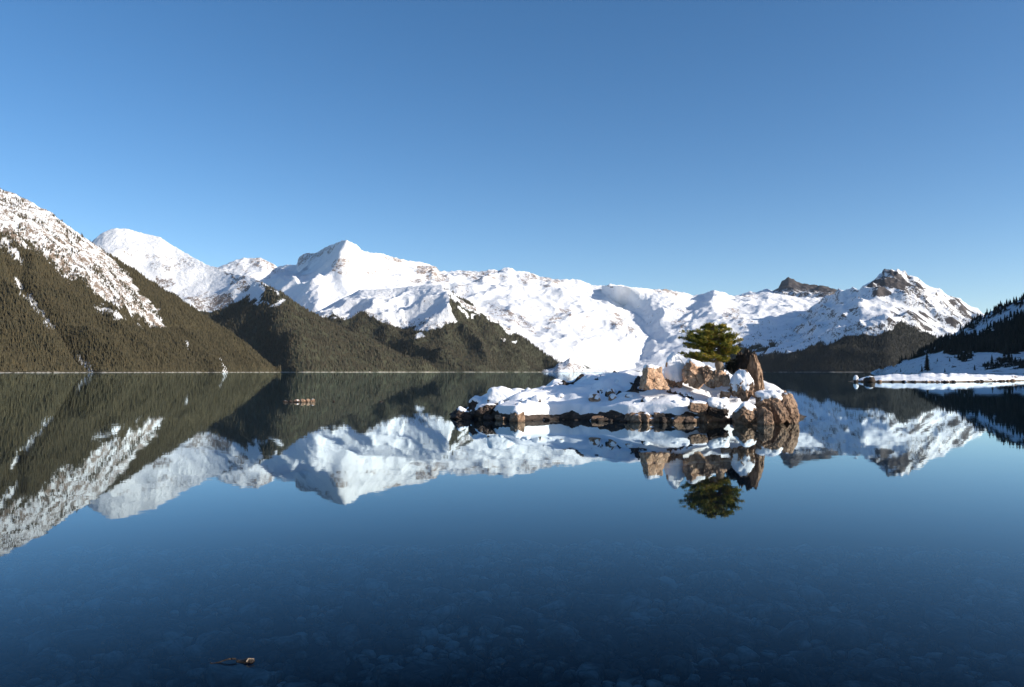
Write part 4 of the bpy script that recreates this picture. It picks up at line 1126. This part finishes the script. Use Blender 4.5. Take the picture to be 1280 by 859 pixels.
B(1086, 471, 478.5, 14, 132, 'dark boulder with snow at the left end of the spit', 'rock_dark', 0.2, 'angular', 15, 1, snow_lo=0.6, sub=3, name='boulder')
rs = random.Random(9)
for i in range(48):
    q = 1076 + 210 * rs.random() ** (1.7 if i < 24 else 1.0)
    Yy = float(np.interp(q, px, Yf)) + rs.uniform(-1.5, 0.6)
    wq = rs.uniform(3, 7)
    pb = 429.5 + FPX * math.tan(math.atan(CAM_H / Yy) + TH) + 0.6
    B(q, pb - wq * 0.5, pb, wq, Yy, None, 'rock_dark' if rs.random() < 0.6 else 'rock_brown', 0.12 if rs.random() < 0.35 else 0, 'angular', 400 + i, 1.0, rs.uniform(-1, 1), sub=2, name='stone', parent=spit, snow_lo=0.5)

def twig_bush(px, pyb, hpx, wpx, Y, label, seed):
    rng = np.random.default_rng(seed); k = Y / FPX
    b0 = P(px, pyb, Y); parts = []
    for i in range(46):
        a = rng.uniform(0, 6.28); r = rng.uniform(0.1, 1) * wpx * k / 2; h = rng.uniform(0.4, 1) * hpx * k
        s = np.linspace(0, 1, 4)
        parts.append(tube_np(np.stack([math.cos(a) * r * s ** .8, math.sin(a) * r * s, h * s], 1), 0.03 * (1 - .7 * s), 4))
    V, F = merge(parts)
    o = mesh_np('bare_bush', V, F, M['bare_twigs']); o.location = b0; tag(o, label, 'bush', 'bare bushes on the spit')
t = NT('bare_twigs')
M['bare_twigs'] = t.done(t.principled(t.mix(t.noise(1.0, 3, 0.5, t.pos()), (0.13, 0.055, 0.04), (0.26, 0.17, 0.10)), 0.9))
twig_bush(1236, 477, 5, 12, 141, 'low tan leafless bush at the front edge of the spit', 1)
twig_bush(1229, 477, 4, 5, 141, 'tiny leafless bush left of the low tan one on the spit', 4)
twig_bush(1269, 475, 6, 9, 155, 'reddish leafless bush near the right frame edge on the spit', 2)
twig_bush(1277, 475, 5, 9, 158, 'reddish leafless bush cut by the right frame edge on the spit', 3)

# ------------------------------------------------------------------ single conifers on the snowy right shore
def conifer_mesh(seed, mat):
    rng = np.random.default_rng(seed)
    parts = []
    nt = 9
    for i in range(nt):
        z0 = 0.10 + 0.86 * i / nt; r = 0.19 * (1 - i / nt) ** 0.85 + 0.015
        m = 9; ang = np.linspace(0, 2 * math.pi, 2 * m, endpoint=False) + rng.uniform(0, 1)
        rr_ = np.where(np.arange(2 * m) % 2 == 0, r, r * 0.45) * rng.uniform(0.7, 1.2, 2 * m)
        ring = np.stack([np.cos(ang) * rr_, np.sin(ang) * rr_, z0 - 0.03 * rng.uniform(0.3, 1.3, 2 * m)], 1)
        V = np.concatenate([[[0, 0, z0 + 0.13]], ring])
        F = np.array([(0, 1 + k, 1 + (k + 1) % (2 * m)) for k in range(2 * m)])
        parts.append((V, F))
    return merge(parts)
base_c = []
for sd in (1, 2, 3):
    V, F = conifer_mesh(sd, None)
    me_o = (V, F); base_c.append(me_o)
proto_me = []
spots = [(1158, 464.5, 25, 'tallest dark conifer standing on the blue snow behind the spit'), (1163, 465, 12, 'short conifer close right of the tallest one on the blue snow'), (1153, 465, 9, 'short conifer close left of the tallest one on the blue snow'),
         (1181, 465.5, 6, 'small conifer behind the middle of the spit'), (1213, 459, 12, 'slim conifer on the blue snow below the sunlit patch'), (1218, 463, 8, 'stubby conifer low on the blue snow right of the slim one'),
         (1240, 455, 13, 'conifer at the left end of the dark thicket band'), (1247, 456, 7, 'small conifer second in the dark thicket band'), (1253, 455, 8, 'conifer in the middle of the dark thicket band'),
         (1261, 454, 14, 'pointed conifer rising from the right of the thicket band'), (1268, 455, 9, 'squat conifer beside the pointed one in the thicket band'), (1275, 455, 8, 'conifer of the thicket band nearest the right frame edge'),
         (1187, 452, 6, 'tiny conifer on the upper left snow slope'), (1194, 449, 7, 'tiny conifer above and right of another on the left snow slope'), (1202, 446, 9, 'conifer just left of the dark scrub clump'), (1207, 450, 11, 'conifer in front of the dark scrub clump'),
         (1171, 452, 5, 'lone tiny conifer on the left flank of the snow slope'), (1147, 459, 5, 'tiny conifer near the left foot of the snow slope'), (1126, 465, 5, 'leftmost tiny conifer at the hill foot by the water'), (1231, 460, 5, 'tiny conifer below the left end of the thicket band')]
gx, gy = topix(GJ[..., 0], GJ[..., 1], GJ[..., 2])
for i, (cx_, cy_, hpx, lab) in enumerate(spots):
    dd = (gx - cx_) ** 2 + (gy - cy_) ** 2
    k = np.argmin(dd); q = GJ.reshape(-1, 3)[k]
    hm = hpx * q[1] / FPX
    r = empty('conifer', (q[0], q[1], q[2] - 0.3)); r.rotation_euler = (0, 0, i * 1.3)
    r.scale = (hm, hm, hm)
    tag(r, lab, 'tree', 'single conifers on the snowy right shore')
    if i < 3:
        V, F = base_c[i]
        cr = mesh_np('crown', V, F, M['needles_dark'], False, r)
        Vt, Ft = tube_np(np.array([[0, 0, -0.02], [0, 0, 0.5], [0, 0, 0.97]]), [0.018, 0.01, 0.003], 6)
        tk = mesh_np('trunk', Vt, Ft, M['bark'], True, r)
        proto_me.append((cr, tk))
    else:
        for s_ in proto_me[i % 3]:
            c_ = s_.copy(); C.objects.link(c_); c_.parent = r

# ------------------------------------------------------------------ lake bed stones
rng = np.random.default_rng(44)
cand = []
tries = 0
grid = {}
while len(cand) < 6500 and tries < 110000:
    tries += 1
    y = 2.6 + 12.5 * rng.random() ** 1.25
    x = rng.uniform(-0.76, 0.76) * (y + 1.6)
    r = 0.042 + 0.115 * rng.random() ** 2.2
    ok = True
    gx_, gy_ = int(x / 0.3), int(y / 0.3)
    for a in (-1, 0, 1):
        for b_ in (-1, 0, 1):
            for (x2, y2, r2) in grid.get((gx_ + a, gy_ + b_), ()):
                if (x - x2) ** 2 + (y - y2) ** 2 < (0.86 * (r + r2)) ** 2: ok = False; break
            if not ok: break
        if not ok: break
    if ok:
        grid.setdefault((gx_, gy_), []).append((x, y, r)); cand.append((x, y, r))
cand.sort(key=lambda c: -c[2] / (c[1] + 1))
protos = []
D, F0 = ico(3); D2, F2 = ico(2)
for s_ in range(10):
    n, d = rock_radial(900 + s_, 'block' if s_ % 3 == 0 else 'angular', 12)
    V = rock_shape(D, n, d, 0.10, s_ * 3.1); V /= np.abs(V).max(0)
    V2 = rock_shape(D2, n, d, 0.10, s_ * 3.1); V2 /= np.abs(V2).max(0)
    protos.append((V, V2))
first = {}
sv, sf, off = [], [], 0
for i, (x, y, r) in enumerate(cand):
    k = int(rng.integers(10)); z = float(bed_z(np.array(x), np.array(y)))
    sx, sy, szz = r * rng.uniform(0.9, 1.3), r * rng.uniform(0.75, 1.1), r * rng.uniform(0.45, 0.85)
    a = rng.uniform(0, 6.28)
    tilt = rng.uniform(-0.35, 0.35)
    if i < 300:
        if k not in first:
            o = mesh_np('stone', protos[k][0], F0, M['rock_bed'], True, bed); first[k] = o
        else:
            o = first[k].copy(); C.objects.link(o); o.parent = bed
        o.location = (x, y, z + szz * 0.4); o.scale = (sx, sy, szz); o.rotation_euler = (tilt, tilt * 0.7, a)
    else:
        V = protos[k][1] * np.array([sx, sy, szz])
        ca, sa = math.cos(a), math.sin(a)
        V = np.stack([V[:, 0] * ca - V[:, 1] * sa, V[:, 0] * sa + V[:, 1] * ca, V[:, 2] + tilt * V[:, 0]], 1) + [x, y, z + szz * 0.4]
        sv.append(V); sf.append(F2 + off); off += len(V)
o = mesh_np('stones', np.concatenate(sv), np.concatenate(sf), M['rock_bed'], True, bed)
o['kind'] = 'stuff'
print('bed stones', len(cand))

# ------------------------------------------------------------------ haze
HAZE = 0.000005
if HAZE:
    bm = bmesh.new(); bmesh.ops.create_cube(bm, size=1.0)
    me = bpy.data.meshes.new('haze'); bm.to_mesh(me); bm.free()
    hz = bpy.data.objects.new('haze', me); C.objects.link(hz)
    hz.scale = (34000, 26000, 1800); hz.location = (0, 12300, 1800 / 2 - 25)
    t = NT('mountain_haze')
    pv = t.n('ShaderNodeVolumePrincipled')
    pv.inputs['Color'].default_value = (0.72, 0.86, 1.0, 1)
    pv.inputs['Density'].default_value = HAZE
    pv.inputs['Anisotropy'].default_value = 0.0
    t.l(pv.outputs[0], t.out.inputs['Volume'])
    me.materials.append(t.m)
    tag(hz, 'thin blue mountain air between the viewer and the peaks', 'haze', None, 'stuff')
